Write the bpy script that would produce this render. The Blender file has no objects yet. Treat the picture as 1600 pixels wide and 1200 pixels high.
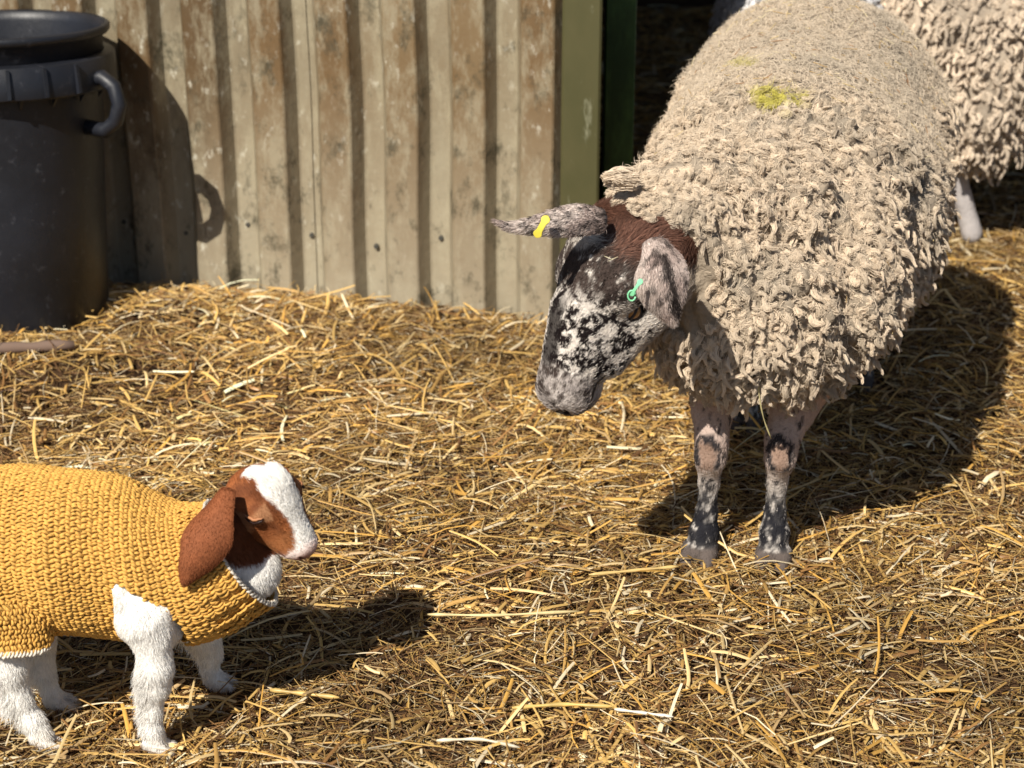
import bpy, math, random
import numpy as np
from mathutils import Vector

rng = np.random.default_rng(7)
random.seed(7)
sc = bpy.context.scene
COL = sc.collection
R = math.radians

# ------------------------------------------------------------------ camera
TH = R(23.0)
CAM_H = 1.8
FPX = 3100.0
cam_d = bpy.data.cameras.new('camera')
cam_d.sensor_width = 36.0
cam_d.lens = FPX / 1600 * 36.0
cam_d.clip_start = 0.1
cam_d.clip_end = 400
cam_d.dof.use_dof = True
cam_d.dof.focus_distance = 3.45
cam_d.dof.aperture_fstop = 4.6
cam = bpy.data.objects.new('camera', cam_d)
cam.location = (0, 0, CAM_H)
cam.rotation_euler = (R(90) - TH, 0, 0)
COL.objects.link(cam)
sc.camera = cam

# ------------------------------------------------------------------ light
SUN = np.array([0.46, 0.80, -0.97]); SUN /= np.linalg.norm(SUN)     # direction the light travels
w = bpy.data.worlds.new('World'); sc.world = w; w.use_nodes = True
nt = w.node_tree
bg = nt.nodes['Background']; bg.inputs['Strength'].default_value = 0.052
sky = nt.nodes.new('ShaderNodeTexSky'); sky.sky_type = 'NISHITA'; sky.sun_disc = False
elev = math.asin(-SUN[2]); az = math.atan2(-SUN[0], -SUN[1])         # towards the sun, clockwise from +Y
sky.sun_elevation = elev; sky.sun_rotation = az
nt.links.new(sky.outputs[0], bg.inputs[0])
sd = bpy.data.lights.new('sun', 'SUN'); sd.energy = 4.8; sd.angle = R(0.5); sd.color = (1.0, 0.935, 0.83)
so = bpy.data.objects.new('sun', sd); COL.objects.link(so)
so.location = (-3, -4, 6)
so.rotation_euler = Vector(SUN.tolist()).to_track_quat('-Z', 'Y').to_euler()
sc.view_settings.view_transform = 'Standard'
sc.view_settings.look = 'None'
sc.view_settings.exposure = 0.58
sc.view_settings.gamma = 1.0
sc.view_settings.use_curve_mapping = False
sc.cycles.max_bounces = 6
sc.cycles.diffuse_bounces = 3
sc.cycles.use_denoising = True
sc.cycles_curves.shape = 'RIBBONS'

# ------------------------------------------------------------------ helpers: geometry from real depth
def at(px, py, Y):
    """the point at distance Y in front of the camera's foot, on the ray through photo pixel px, py"""
    u = (px - 800) / FPX; v = (py - 600) / FPX
    dy = math.cos(TH) - v * math.sin(TH)
    dz = -math.sin(TH) - v * math.cos(TH)
    k = Y / dy
    return np.array([u * k, Y, CAM_H + dz * k])

E_R = np.array([1.0, 0, 0]); E_U = np.array([0, math.sin(R(24)), math.cos(R(24))]); E_V = np.array([0, -math.cos(R(24)), math.sin(R(24))])
def nrm(a):
    a = np.asarray(a, float)
    return a / np.maximum(np.linalg.norm(a, axis=-1, keepdims=True), 1e-9)

# ------------------------------------------------------------------ noise
def _hash(ix, iy, iz, seed):
    h = (ix.astype(np.int64) * 374761393 + iy.astype(np.int64) * 668265263 + iz.astype(np.int64) * 2147483647 + seed * 974634777) & 0xffffffff
    h = ((h ^ (h >> 13)) * 1274126177) & 0xffffffff
    h = ((h ^ (h >> 16)) * 2246822519) & 0xffffffff
    return ((h ^ (h >> 15)) & 0xffffff) / float(0xffffff)
def vnoise(p, s, seed=0):
    q = np.asarray(p, float) / s + 1000.5
    i = np.floor(q).astype(np.int64); f = q - i; f = f * f * (3 - 2 * f)
    r = 0
    for dx in (0, 1):
        for dy in (0, 1):
            for dz in (0, 1):
                wt = (f[..., 0] if dx else 1 - f[..., 0]) * (f[..., 1] if dy else 1 - f[..., 1]) * (f[..., 2] if dz else 1 - f[..., 2])
                r = r + wt * _hash(i[..., 0] + dx, i[..., 1] + dy, i[..., 2] + dz, seed)
    return r * 2 - 1
def fbm(p, s, seed=0, o=3):
    r = 0; a = 1; t = 0
    for k in range(o):
        r = r + a * vnoise(p, s, seed + k * 17); t += a; a *= 0.5; s *= 0.5
    return r / t
def worley(p, s, seed=0):
    """distance to the nearest jittered lattice point, in cells"""
    q = np.asarray(p, float) / s + 500.0
    i = np.floor(q).astype(np.int64); best = np.full(q.shape[:-1], 9.0)
    for dx in (-1, 0, 1):
        for dy in (-1, 0, 1):
            for dz in (-1, 0, 1):
                c = i + np.array([dx, dy, dz])
                jx = _hash(c[..., 0], c[..., 1], c[..., 2], seed); jy = _hash(c[..., 0], c[..., 1], c[..., 2], seed + 5); jz = _hash(c[..., 0], c[..., 1], c[..., 2], seed + 9)
                d = (q[..., 0] - c[..., 0] - jx) ** 2 + (q[..., 1] - c[..., 1] - jy) ** 2 + (q[..., 2] - c[..., 2] - jz) ** 2
                best = np.minimum(best, d)
    return np.sqrt(best)
def sstep(a, b, x):
    t = np.clip((x - a) / (b - a), 0, 1); return t * t * (3 - 2 * t)
def mixc(a, b, t):
    t = np.asarray(t)[..., None]; return np.asarray(a) * (1 - t) + np.asarray(b) * t

# ------------------------------------------------------------------ organic bodies: a distance field and its surface
class Field:
    def __init__(s, lo, hi, h):
        s.lo = np.array(lo, float); s.h = h
        s.n = np.ceil((np.array(hi) - s.lo) / h).astype(int) + 1
        s.ax = [s.lo[k] + h * np.arange(s.n[k]) for k in range(3)]
        s.v = np.full(tuple(s.n), 0.2, np.float32)
    def _box(s, lo, hi):
        a = np.clip(np.floor((lo - s.lo) / s.h).astype(int), 0, s.n); b = np.clip(np.ceil((hi - s.lo) / s.h).astype(int) + 1, 0, s.n)
        return a, b
    def _do(s, lo, hi, fn, k, sub=False):
        m = 0.05 + k
        a, b = s._box(np.minimum(lo, hi) - m, np.maximum(lo, hi) + m)
        if (b <= a).any(): return
        X = s.ax[0][a[0]:b[0], None, None]; Y = s.ax[1][None, a[1]:b[1], None]; Z = s.ax[2][None, None, a[2]:b[2]]
        d = fn(X, Y, Z)
        sl = np.s_[a[0]:b[0], a[1]:b[1], a[2]:b[2]]
        v = s.v[sl]
        if sub:
            d = -d; h = np.clip(0.5 - 0.5 * (d - v) / k, 0, 1)       # smooth max(v, d)
            s.v[sl] = v * h + d * (1 - h) + k * h * (1 - h)
        else:
            h = np.clip(0.5 + 0.5 * (v - d) / k, 0, 1)
            s.v[sl] = v * (1 - h) + d * h - k * h * (1 - h)
    def cone(s, p, r, q, t, k=0.02, sub=False):
        p = np.array(p, float); q = np.array(q, float); ab = q - p; L = float(ab @ ab) + 1e-9
        def fn(X, Y, Z):
            x = X - p[0]; y = Y - p[1]; z = Z - p[2]
            h = np.clip((x * ab[0] + y * ab[1] + z * ab[2]) / L, 0, 1)
            return np.sqrt((x - h * ab[0]) ** 2 + (y - h * ab[1]) ** 2 + (z - h * ab[2]) ** 2) - (r + (t - r) * h)
        m = max(r, t)
        s._do(np.minimum(p, q) - m, np.maximum(p, q) + m, fn, k, sub)
    def chain(s, pts, k=0.02):
        for (p, r), (q, t) in zip(pts[:-1], pts[1:]): s.cone(p, r, q, t, k)
    def ell(s, c, r, k=0.02, rot=None, sub=False):
        c = np.array(c, float); r = np.array(r, float); M = np.eye(3) if rot is None else np.array(rot, float)   # rows: local axes
        def fn(X, Y, Z):
            x = X - c[0]; y = Y - c[1]; z = Z - c[2]
            a = M[0, 0] * x + M[0, 1] * y + M[0, 2] * z; b = M[1, 0] * x + M[1, 1] * y + M[1, 2] * z; g = M[2, 0] * x + M[2, 1] * y + M[2, 2] * z
            k0 = np.sqrt((a / r[0]) ** 2 + (b / r[1]) ** 2 + (g / r[2]) ** 2)
            k1 = np.sqrt((a / r[0] ** 2) ** 2 + (b / r[1] ** 2) ** 2 + (g / r[2] ** 2) ** 2) + 1e-6
            return k0 * (k0 - 1) / k1
        m = r.max() if rot is not None else r
        s._do(c - m, c + m, fn, k, sub)
    def mesh(s):
        v = s.v; nx, ny, nz = v.shape
        ins = v < 0
        cs = np.zeros((nx - 1, ny - 1, nz - 1), np.uint8)
        for dx in (0, 1):
            for dy in (0, 1):
                for dz in (0, 1): cs += ins[dx:nx - 1 + dx, dy:ny - 1 + dy, dz:nz - 1 + dz]
        cells = np.argwhere((cs > 0) & (cs < 8))
        idx = -np.ones(cs.shape, np.int64); idx[tuple(cells.T)] = np.arange(len(cells))
        acc = np.zeros((len(cells), 3)); cnt = np.zeros(len(cells))
        cor = [(0, 0, 0), (1, 0, 0), (0, 1, 0), (1, 1, 0), (0, 0, 1), (1, 0, 1), (0, 1, 1), (1, 1, 1)]
        for a in range(8):
            for b in range(a + 1, 8):
                ca = np.array(cor[a]); cb = np.array(cor[b])
                if np.abs(ca - cb).sum() != 1: continue
                va = v[tuple((cells + ca).T)]; vb = v[tuple((cells + cb).T)]
                m = (va < 0) != (vb < 0)
                t = np.where(m, va / np.where(m, va - vb, 1), 0)
                acc += np.where(m[:, None], ca + (cb - ca) * t[:, None], 0); cnt += m
        P = s.lo + s.h * (cells + acc / cnt[:, None])
        F = []
        for ax in range(3):
            o = [0, 1, 2]; o.remove(ax); b, c = o
            s0 = [slice(None)] * 3; s1 = [slice(None)] * 3
            s0[ax] = slice(0, -1); s1[ax] = slice(1, None)
            i0 = ins[tuple(s0)]; i1 = ins[tuple(s1)]
            e = np.argwhere(i0 != i1)
            ok = (e[:, b] > 0) & (e[:, c] > 0) & (e[:, b] < v.shape[b] - 1) & (e[:, c] < v.shape[c] - 1)
            e = e[ok]
            flip = i0[tuple(e.T)]
            def cell(db, dc):
                q = e.copy(); q[:, b] -= db; q[:, c] -= dc; return idx[tuple(q.T)]
            quad = np.stack([cell(1, 1), cell(0, 1), cell(0, 0), cell(1, 0)], 1)
            if ax == 1: flip = ~flip
            quad[~flip] = quad[~flip][:, ::-1]
            F.append(quad)
        return P, np.concatenate(F)

def vnormals(P, F):
    n = np.cross(P[F[:, 2]] - P[F[:, 0]], P[F[:, 3]] - P[F[:, 1]])
    N = np.zeros_like(P)
    for k in range(4): np.add.at(N, F[:, k], n)
    return nrm(N)
def smooth(P, F, it=1, lam=0.5):
    for _ in range(it):
        A = np.zeros_like(P); c = np.zeros(len(P))
        for k in range(4):
            np.add.at(A, F[:, k], P[F[:, (k + 1) % 4]]); np.add.at(A, F[:, k], P[F[:, (k + 3) % 4]]); np.add.at(c, F[:, k], 2)
        P = P + lam * (A / np.maximum(c, 1)[:, None] - P)
    return P

# ------------------------------------------------------------------ object builders
def tag(o, label=None, cat=None, group=None, kind=None):
    if label: o['label'] = label
    if cat: o['category'] = cat
    if group: o['group'] = group
    if kind: o['kind'] = kind
    return o
def link(o, parent=None):
    COL.objects.link(o)
    if parent is not None:
        o.parent = parent
        o.matrix_parent_inverse = parent.matrix_basis.inverted()
    return o
def empty(name, loc, label, cat, group=None):
    o = bpy.data.objects.new(name, None); o.location = loc; o.empty_display_size = 0.05
    COL.objects.link(o); return tag(o, label, cat, group)
def mesh(name, P, F, mat, parent=None, col=None, smooth_=True):
    P = np.asarray(P, np.float32); me = bpy.data.meshes.new(name)
    if isinstance(F, np.ndarray):
        k = F.shape[1]; nF = len(F)
        me.vertices.add(len(P)); me.vertices.foreach_set('co', P.ravel())
        me.loops.add(nF * k); me.loops.foreach_set('vertex_index', F.ravel().astype(np.int32))
        me.polygons.add(nF); me.polygons.foreach_set('loop_start', np.arange(0, nF * k, k, dtype=np.int32))
        me.polygons.foreach_set('loop_total', np.full(nF, k, np.int32))
        me.update(calc_edges=True)
    else:
        me.from_pydata(P.tolist(), [], F)
    if smooth_: me.polygons.foreach_set('use_smooth', np.ones(len(me.polygons), bool))
    if col is not None:
        c = np.ones((len(P), 4), np.float32); c[:, :3] = col
        at_ = me.attributes.new('col', 'FLOAT_COLOR', 'POINT'); at_.data.foreach_set('color', c.ravel())
    me.materials.append(mat); me.update()
    return link(bpy.data.objects.new(name, me), parent)
def hair(name, pts, rad, col, mat, parent=None):
    """pts (N,K,3), rad (N,K), col (N,3) -> one curves object"""
    N, K, _ = pts.shape
    hc = bpy.data.hair_curves.new(name)
    hc.add_curves([K] * N)
    hc.position_data.foreach_set('vector', np.ascontiguousarray(pts, np.float32).ravel())
    a = hc.attributes.get('radius') or hc.attributes.new('radius', 'FLOAT', 'POINT')
    a.data.foreach_set('value', np.ascontiguousarray(rad, np.float32).ravel())
    c = np.ones((N, 4), np.float32); c[:, :3] = col
    a = hc.attributes.new('col', 'FLOAT_COLOR', 'CURVE'); a.data.foreach_set('color', c.ravel())
    hc.materials.append(mat)
    return link(bpy.data.objects.new(name, hc), parent)
def sample(P, F, N, n, weight=None):
    """n random surface points: position, normal, and the vertex they are nearest to"""
    A = 0.5 * np.linalg.norm(np.cross(P[F[:, 2]] - P[F[:, 0]], P[F[:, 3]] - P[F[:, 1]]), axis=1)
    if weight is not None: A = A * weight[F].mean(1)
    f = rng.choice(len(F), n, p=A / A.sum())
    u = rng.random((n, 1)); v = rng.random((n, 1)); q = F[f]
    w4 = [(1 - u) * (1 - v), u * (1 - v), u * v, (1 - u) * v]
    p = sum(w4[k] * P[q[:, k]] for k in range(4)); nn = nrm(sum(w4[k] * N[q[:, k]] for k in range(4)))
    return p, nn, q[np.arange(n), rng.integers(0, 4, n)]
def tangent(n):
    a = np.where(np.abs(n[:, 2:3]) < 0.9, np.array([[0, 0, 1.0]]), np.array([[1.0, 0, 0]]))
    e1 = nrm(np.cross(n, a)); return e1, np.cross(n, e1)
def short_fur(name, p, n, comb, length, r, col, mat, parent, lift=0.35, jit=0.25, K=4, clump=0.0, sink=0.001):
    N_ = len(p)
    comb = nrm(comb - (comb * n).sum(1, keepdims=True) * n)
    d0 = nrm(n * (lift + 0.25) + comb + rng.normal(0, jit, (N_, 3)))
    d1 = nrm(n * lift * 0.3 + comb + rng.normal(0, jit * 0.6, (N_, 3)) + np.array([0, 0, -0.15]))
    L = (np.asarray(length) * (0.7 + 0.6 * rng.random(N_)))[:, None]
    t = np.linspace(0, 1, K)
    pts = np.empty((N_, K, 3))
    for k in range(K):
        tt = t[k]
        pts[:, k] = p - n * sink + L * (d0 * (tt - 0.5 * tt * tt) + d1 * 0.5 * tt * tt) * 1.15
    rad = np.asarray(r) * (1 - 0.8 * t[None, :] ** 1.5) * (0.7 + 0.6 * rng.random((N_, 1)))
    c = np.clip(col * (0.82 + 0.36 * rng.random((N_, 1))), 0, 1)
    return hair(name, pts, rad, c, mat, parent)
def locks(p, n, g, length, R0, S, bend=0.6, curl=0.006, r=0.0007, K=7, turns=1.2, taper=0.8, frizz=0.0016):
    """wool locks: bundles of S strands round a common curling path. returns pts, rad, lock index"""
    L = len(p); g = np.broadcast_to(g, (L, 3))
    t = np.linspace(0, 1, K)
    path = np.zeros((L, K, 3)); cur = p - n * 0.008
    path[:, 0] = cur
    ln = np.asarray(length).reshape(-1, 1); bend = np.broadcast_to(np.asarray(bend, float), (L,))[:, None]; taper = np.broadcast_to(np.asarray(taper, float), (L,))[:, None]
    frizz = np.broadcast_to(np.asarray(frizz, float), (L,))[:, None]
    for k in range(1, K):
        b = bend * t[k]
        d = nrm(n * (1 - b) + g * b * 1.2)
        cur = cur + d * ln / (K - 1); path[:, k] = cur
    e1, e2 = tangent(n)
    ph = rng.random(L) * 6.283; tw = (rng.random(L) * 0.8 + 0.6) * turns * np.where(rng.random(L) < .5, -1, 1)
    cu = np.asarray(curl) * (0.5 + rng.random(L))
    for k in range(K):
        a = ph + tw * 6.283 * t[k]
        path[:, k] += (cu * (t[k] ** 0.8))[:, None] * (np.cos(a)[:, None] * e1 + np.sin(a)[:, None] * e2)
    off = rng.random((L, S)) ** 0.5; oa = rng.random((L, S)) * 6.283
    R0 = np.broadcast_to(np.asarray(R0, float), (L,))
    ox = (off * np.cos(oa)) * R0[:, None]; oy = (off * np.sin(oa)) * R0[:, None]
    pts = np.empty((L, S, K, 3))
    fr = rng.random((L, S)) * 6.283; fa = rng.random((L, S)) ** 1.5 * 1.8; fs_ = 1.3 + 1.2 * rng.random((L, S))
    for k in range(K):
        sc_ = 1 - taper * t[k] ** 1.6
        wob = frizz * (0.25 + 0.9 * t[k]) * fa
        x = ox * sc_ + wob * np.cos(fr + k * fs_); y = oy * sc_ + wob * np.sin(fr + k * fs_)
        pts[:, :, k] = path[:, None, k] + x[..., None] * e1[:, None] + y[..., None] * e2[:, None]
    dome = (0.004 * (1 - off ** 2))                                    # the middle of a lock stands proud
    pts += (dome[:, :, None, None] * n[:, None, None, :])
    rad = np.asarray(r) * (1 - 0.55 * t[None, :] ** 2) * np.ones((L * S, 1)) * (0.7 + 0.6 * rng.random((L * S, 1)))
    return pts.reshape(L * S, K, 3), rad, np.repeat(np.arange(L), S)

# ------------------------------------------------------------------ materials
def mat(name, color=(0.5, 0.5, 0.5), rough=0.7, spec=0.3, metal=0.0):
    m = bpy.data.materials.new(name); m.use_nodes = True
    b = m.node_tree.nodes['Principled BSDF']
    b.inputs['Base Color'].default_value = (*color, 1); b.inputs['Roughness'].default_value = rough
    b.inputs['Specular IOR Level'].default_value = spec; b.inputs['Metallic'].default_value = metal
    return m
def nd(m, t, **kw):
    n = m.node_tree.nodes.new(t)
    for k, v in kw.items():
        if k in n.inputs: n.inputs[k].default_value = v
        else: setattr(n, k, v)
    return n
def lk(m, a, b): m.node_tree.links.new(a, b)
def attr_mat(name, rough=0.7, spec=0.25, noise=None, bump=None, trans=0.0):
    m = mat(name, rough=rough, spec=spec); b = m.node_tree.nodes['Principled BSDF']
    a = nd(m, 'ShaderNodeAttribute', attribute_name='col')
    out = a.outputs['Color']
    tc = nd(m, 'ShaderNodeTexCoord')
    if noise:
        n = nd(m, 'ShaderNodeTexNoise', Scale=noise[0], Detail=4.0); lk(m, tc.outputs['Object'], n.inputs['Vector'])
        r = nd(m, 'ShaderNodeMapRange'); r.inputs[3].default_value = 1 - noise[1]; r.inputs[4].default_value = 1 + noise[1]
        lk(m, n.outputs['Fac'], r.inputs[0])
        mx = nd(m, 'ShaderNodeVectorMath', operation='MULTIPLY'); lk(m, out, mx.inputs[0]); lk(m, r.outputs[0], mx.inputs[1]); out = mx.outputs[0]
    lk(m, out, b.inputs['Base Color'])
    if bump:
        n = nd(m, 'ShaderNodeTexNoise', Scale=bump[0], Detail=5.0); lk(m, tc.outputs['Object'], n.inputs['Vector'])
        bp = nd(m, 'ShaderNodeBump', Strength=bump[1], Distance=bump[2]); lk(m, n.outputs['Fac'], bp.inputs['Height']); lk(m, bp.outputs[0], b.inputs['Normal'])
    if trans:
        o = m.node_tree.nodes['Material Output']
        t = nd(m, 'ShaderNodeBsdfTranslucent'); lk(m, out, t.inputs['Color'])
        mx = nd(m, 'ShaderNodeMixShader', Fac=trans); lk(m, b.outputs[0], mx.inputs[1]); lk(m, t.outputs[0], mx.inputs[2]); lk(m, mx.outputs[0], o.inputs['Surface'])
    return m
M_WOOL = attr_mat('wool_fibre', 0.75, 0.15, trans=0.12)
M_FUR = attr_mat('fur_fibre', 0.6, 0.2, trans=0.2)
M_SKIN = attr_mat('hide', 0.75, 0.2, bump=(300, 0.4, 0.002))
M_FLEECE = attr_mat('fleece_base', 0.95, 0.05, noise=(60, 0.25), bump=(180, 0.8, 0.004))
M_STRAW = attr_mat('straw_blade', 0.42, 0.5, noise=(140, 0.16), trans=0.15)
M_CHAFF = attr_mat('straw_chaff', 0.6, 0.3, trans=0.1)
M_HOOF = mat('hoof_horn', (0.11, 0.085, 0.07), 0.5, 0.4)
M_YARN = attr_mat('mustard_yarn', 0.8, 0.15, noise=(900, 0.12), bump=(1500, 0.5, 0.0006))
M_EYE = mat('eye_wet', (0.02, 0.012, 0.008), 0.08, 0.6)

# ================================================================== SETTING
def gh(x, y):
    """height of the trodden ground"""
    p = np.stack([x, y, np.zeros_like(x)], -1)
    h = 0.018 * fbm(p, 0.7, 3) + 0.009 * fbm(p, 0.16, 8)
    h = h + 0.055 * np.exp(-(((x + 0.95) / 0.55) ** 2 + ((y - 4.62) / 0.16) ** 2))    # straw heaped before the bin
    h = h + 0.085 * np.exp(-(((x + 1.35) / 0.75) ** 2 + ((y - 4.26) / 0.20) ** 2))
    return h
def graded(a, b, lo, hi, step, far=1.35):
    m = np.arange(lo, hi, step).tolist(); s = step; x = lo; L = []
    while x > a: s *= far; x -= s; L.append(max(x, a))
    s = step; x = m[-1]; Rr = []
    while x < b: s *= far; x += s; Rr.append(min(x, b))
    return np.array(L[::-1] + m + Rr)
gx = graded(-90, 90, -1.9, 2.6, 0.014); gy = graded(-60, 160, 2.2, 8.2, 0.016)
GX, GY = np.meshgrid(gx, gy, indexing='ij')
pp = np.stack([GX, GY, GX * 0], -1)
GZ = gh(GX, GY) + 0.006 * fbm(pp, 0.05, 21) + 0.004 * fbm(pp, 0.02, 31, 2)
nx, ny = GX.shape
idx = np.arange(nx * ny).reshape(nx, ny)
Fg = np.stack([idx[:-1, :-1], idx[1:, :-1], idx[1:, 1:], idx[:-1, 1:]], -1).reshape(-1, 4)
mg = mat('trodden_bedding', rough=0.95, spec=0.1)
b_ = mg.node_tree.nodes['Principled BSDF']
tc = nd(mg, 'ShaderNodeTexCoord')
n1 = nd(mg, 'ShaderNodeTexNoise', Scale=3.0, Detail=8.0, Roughness=0.7); lk(mg, tc.outputs['Object'], n1.inputs['Vector'])
cr = nd(mg, 'ShaderNodeValToRGB'); e = cr.color_ramp.elements
e[0].position = 0.3; e[0].color = (0.022, 0.012, 0.007, 1); e[1].position = 0.72; e[1].color = (0.105, 0.058, 0.027, 1)
lk(mg, n1.outputs['Fac'], cr.inputs[0]); lk(mg, cr.outputs[0], b_.inputs['Base Color'])
n2 = nd(mg, 'ShaderNodeTexNoise', Scale=130.0, Detail=6.0); lk(mg, tc.outputs['Object'], n2.inputs['Vector'])
bp = nd(mg, 'ShaderNodeBump', Strength=1.0, Distance=0.006); lk(mg, n2.outputs['Fac'], bp.inputs['Height']); lk(mg, bp.outputs[0], b_.inputs['Normal'])
tag(mesh('ground', np.stack([GX, GY, GZ], -1).reshape(-1, 3), Fg, mg), kind='structure')

# ---------------------------------------------- straw bedding
STRAW_COL = np.array([[0.60, 0.39, 0.13], [0.45, 0.27, 0.085], [0.68, 0.50, 0.24], [0.76, 0.64, 0.43], [0.28, 0.145, 0.050], [0.42, 0.285, 0.135], [0.15, 0.078, 0.034], [0.60, 0.34, 0.08]])
def straw_pos(n, dens_lo):
    """points on the yard, denser where the bedding is fresh"""
    out = []
    while sum(map(len, out)) < n:
        y = 2.35 + (8.2 - 2.35) * rng.random(n) ** 1.25
        x = (rng.random(n) * 2 - 1) * (0.42 + 0.33 * y)
        x = x + 0.1
        p = np.stack([x, y, x * 0], -1)
        d = 0.42 + 0.9 * fbm(p, 0.35, 77) + 0.35 * sstep(2.9, 3.9, y)
        k = rng.random(n) < np.clip(d, dens_lo, 1)
        out.append(np.stack([x[k], y[k]], -1))
    return np.concatenate(out)[:n]
def age(xy):
    """older, damp and trampled bedding is darker: patches, and the stretch nearest the gate"""
    p = np.stack([xy[:, 0], xy[:, 1], np.zeros(len(xy))], -1)
    return np.clip(0.86 + 0.62 * fbm(p, 0.38, 130) + 0.24 * sstep(3.0, 4.0, xy[:, 1]), 0.45, 1.3)[:, None]
def in_wall(x, y):
    return (y > 4.60 - 0.215 * (x - 0.22)) & (x < 0.30)
def build_straw(name, n, L0, L1, w0, w1, seg, lift, tilt, wts, dens, zspread):
    xy = straw_pos(n, dens); xy = xy[~in_wall(xy[:, 0], xy[:, 1])]; n = len(xy)
    L = L0 + (L1 - L0) * rng.random(n) ** 2.2; W = (w0 + (w1 - w0) * rng.random(n) ** 1.8)
    yaw = rng.random(n) * math.pi
    pz = np.stack([xy[:, 0], xy[:, 1], np.zeros(n)], -1)
    yaw = yaw * 0.65 + 1.6 * vnoise(pz, 0.35, 5)                       # neighbours lie roughly alike
    yaw += np.where(rng.random(n) < 0.45, rng.random(n) * 3.14, 0)
    pit = rng.normal(0, tilt, n)
    d = np.stack([np.cos(yaw) * np.cos(pit), np.sin(yaw) * np.cos(pit), np.sin(pit)], -1)
    side = nrm(np.cross(d, np.array([0, 0, 1.0])) + rng.normal(0, 0.35, (n, 3)) * np.array([0.2, 0.2, 1]))
    up = np.cross(side, d)
    z = gh(xy[:, 0], xy[:, 1]) + lift + np.abs(rng.normal(0, zspread, n)) + np.abs(np.sin(pit)) * L * 0.45
    c = np.stack([xy[:, 0], xy[:, 1], z], -1)
    K = seg + 1; t = np.linspace(-0.5, 0.5, K)
    bendv = rng.normal(0, 0.035, (n, 1)) * L[:, None]; sag = -np.abs(rng.normal(0, 0.06, (n, 1))) * L[:, None]
    kink = (rng.random(n) < 0.3)[:, None] * rng.normal(0, 0.5, (n, 1)) * L[:, None]; kt = rng.random((n, 1)) * 0.5 - 0.25
    P = np.empty((n, K, 3, 3))
    for k in range(K):
        q = 4 * t[k] ** 2
        cc = c + d * (L * t[k])[:, None] + side * (bendv * q) + up * (sag * q) + side * kink * np.maximum(0, t[k] - kt)
        wv = (W * (0.75 + 0.25 * math.cos(t[k] * 2.6)) * 0.5)[:, None]
        P[:, k, 0] = cc - side * wv; P[:, k, 1] = cc + up * wv * 0.7; P[:, k, 2] = cc + side * wv
    base = (np.arange(n) * K * 3)[:, None, None]
    kk = np.arange(seg)[None, :, None] * 3
    q1 = np.array([0, 1, 4, 3])[None, None]; q2 = np.array([1, 2, 5, 4])[None, None]
    F = np.concatenate([(base + kk + q1).reshape(-1, 4), (base + kk + q2).reshape(-1, 4)])
    ci = rng.choice(len(STRAW_COL), n, p=wts); col = STRAW_COL[ci] * (0.7 + 0.5 * rng.random((n, 1))) * age(xy) * (0.72 if name == 'short_straw' else 1.05)  # short under-layer darkened, top straw lightened: shade in the gaps painted in
    return mesh(name, P.reshape(-1, 3), F, M_STRAW, col=np.clip(np.repeat(col, K * 3, 0), 0, 0.9))
W_OLD = [0.15, 0.18, 0.09, 0.05, 0.22, 0.12, 0.15, 0.04]; W_NEW = [0.24, 0.15, 0.18, 0.12, 0.10, 0.08, 0.03, 0.10]
tag(build_straw('loose_straw', 22000, 0.03, 0.17, 0.0024, 0.0076, 4, 0.005, 0.14, W_NEW, 0.12, 0.010), kind='stuff')
tag(build_straw('short_straw', 64000, 0.015, 0.075, 0.0012, 0.0036, 2, 0.001, 0.20, W_OLD, 0.22, 0.004), kind='stuff')
tag(build_straw('straw_leaves', 6500, 0.02, 0.11, 0.0050, 0.0105, 3, 0.006, 0.15, [0.28, 0.14, 0.20, 0.10, 0.10, 0.06, 0.02, 0.10], 0.3, 0.008), kind='stuff')
# fine stems and hay fibres
n = 175000
xy = straw_pos(n, 0.5); xy = xy[~in_wall(xy[:, 0], xy[:, 1])]; n = len(xy)
L = 0.012 + 0.075 * rng.random(n) ** 2; yaw = rng.random(n) * 6.283; pit = rng.normal(0, 0.2, n)
d = np.stack([np.cos(yaw) * np.cos(pit), np.sin(yaw) * np.cos(pit), np.sin(pit)], -1); sdv = np.stack([-np.sin(yaw), np.cos(yaw), 0 * yaw], -1)
z = gh(xy[:, 0], xy[:, 1]) + 0.002 + np.abs(rng.normal(0, 0.008, n)) + np.abs(np.sin(pit)) * L * 0.4
c = np.stack([xy[:, 0], xy[:, 1], z], -1); bd = rng.normal(0, 0.10, n) * L
t = np.linspace(-0.5, 0.5, 4)
pts = np.stack([c + d * (L * k)[:, None] + sdv * (bd * 4 * k * k)[:, None] for k in t], 1)
col = STRAW_COL[rng.choice(8, n, p=W_OLD)] * (0.45 + 0.55 * rng.random((n, 1))) * age(xy)  # fibres kept dark too, shade between stalks put into their colour
tag(hair('hay_fibres', pts, np.tile((0.00045 + 0.0008 * rng.random((n, 1)) ** 2), (1, 4)), np.clip(col, 0, .9), M_CHAFF), kind='stuff')

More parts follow.
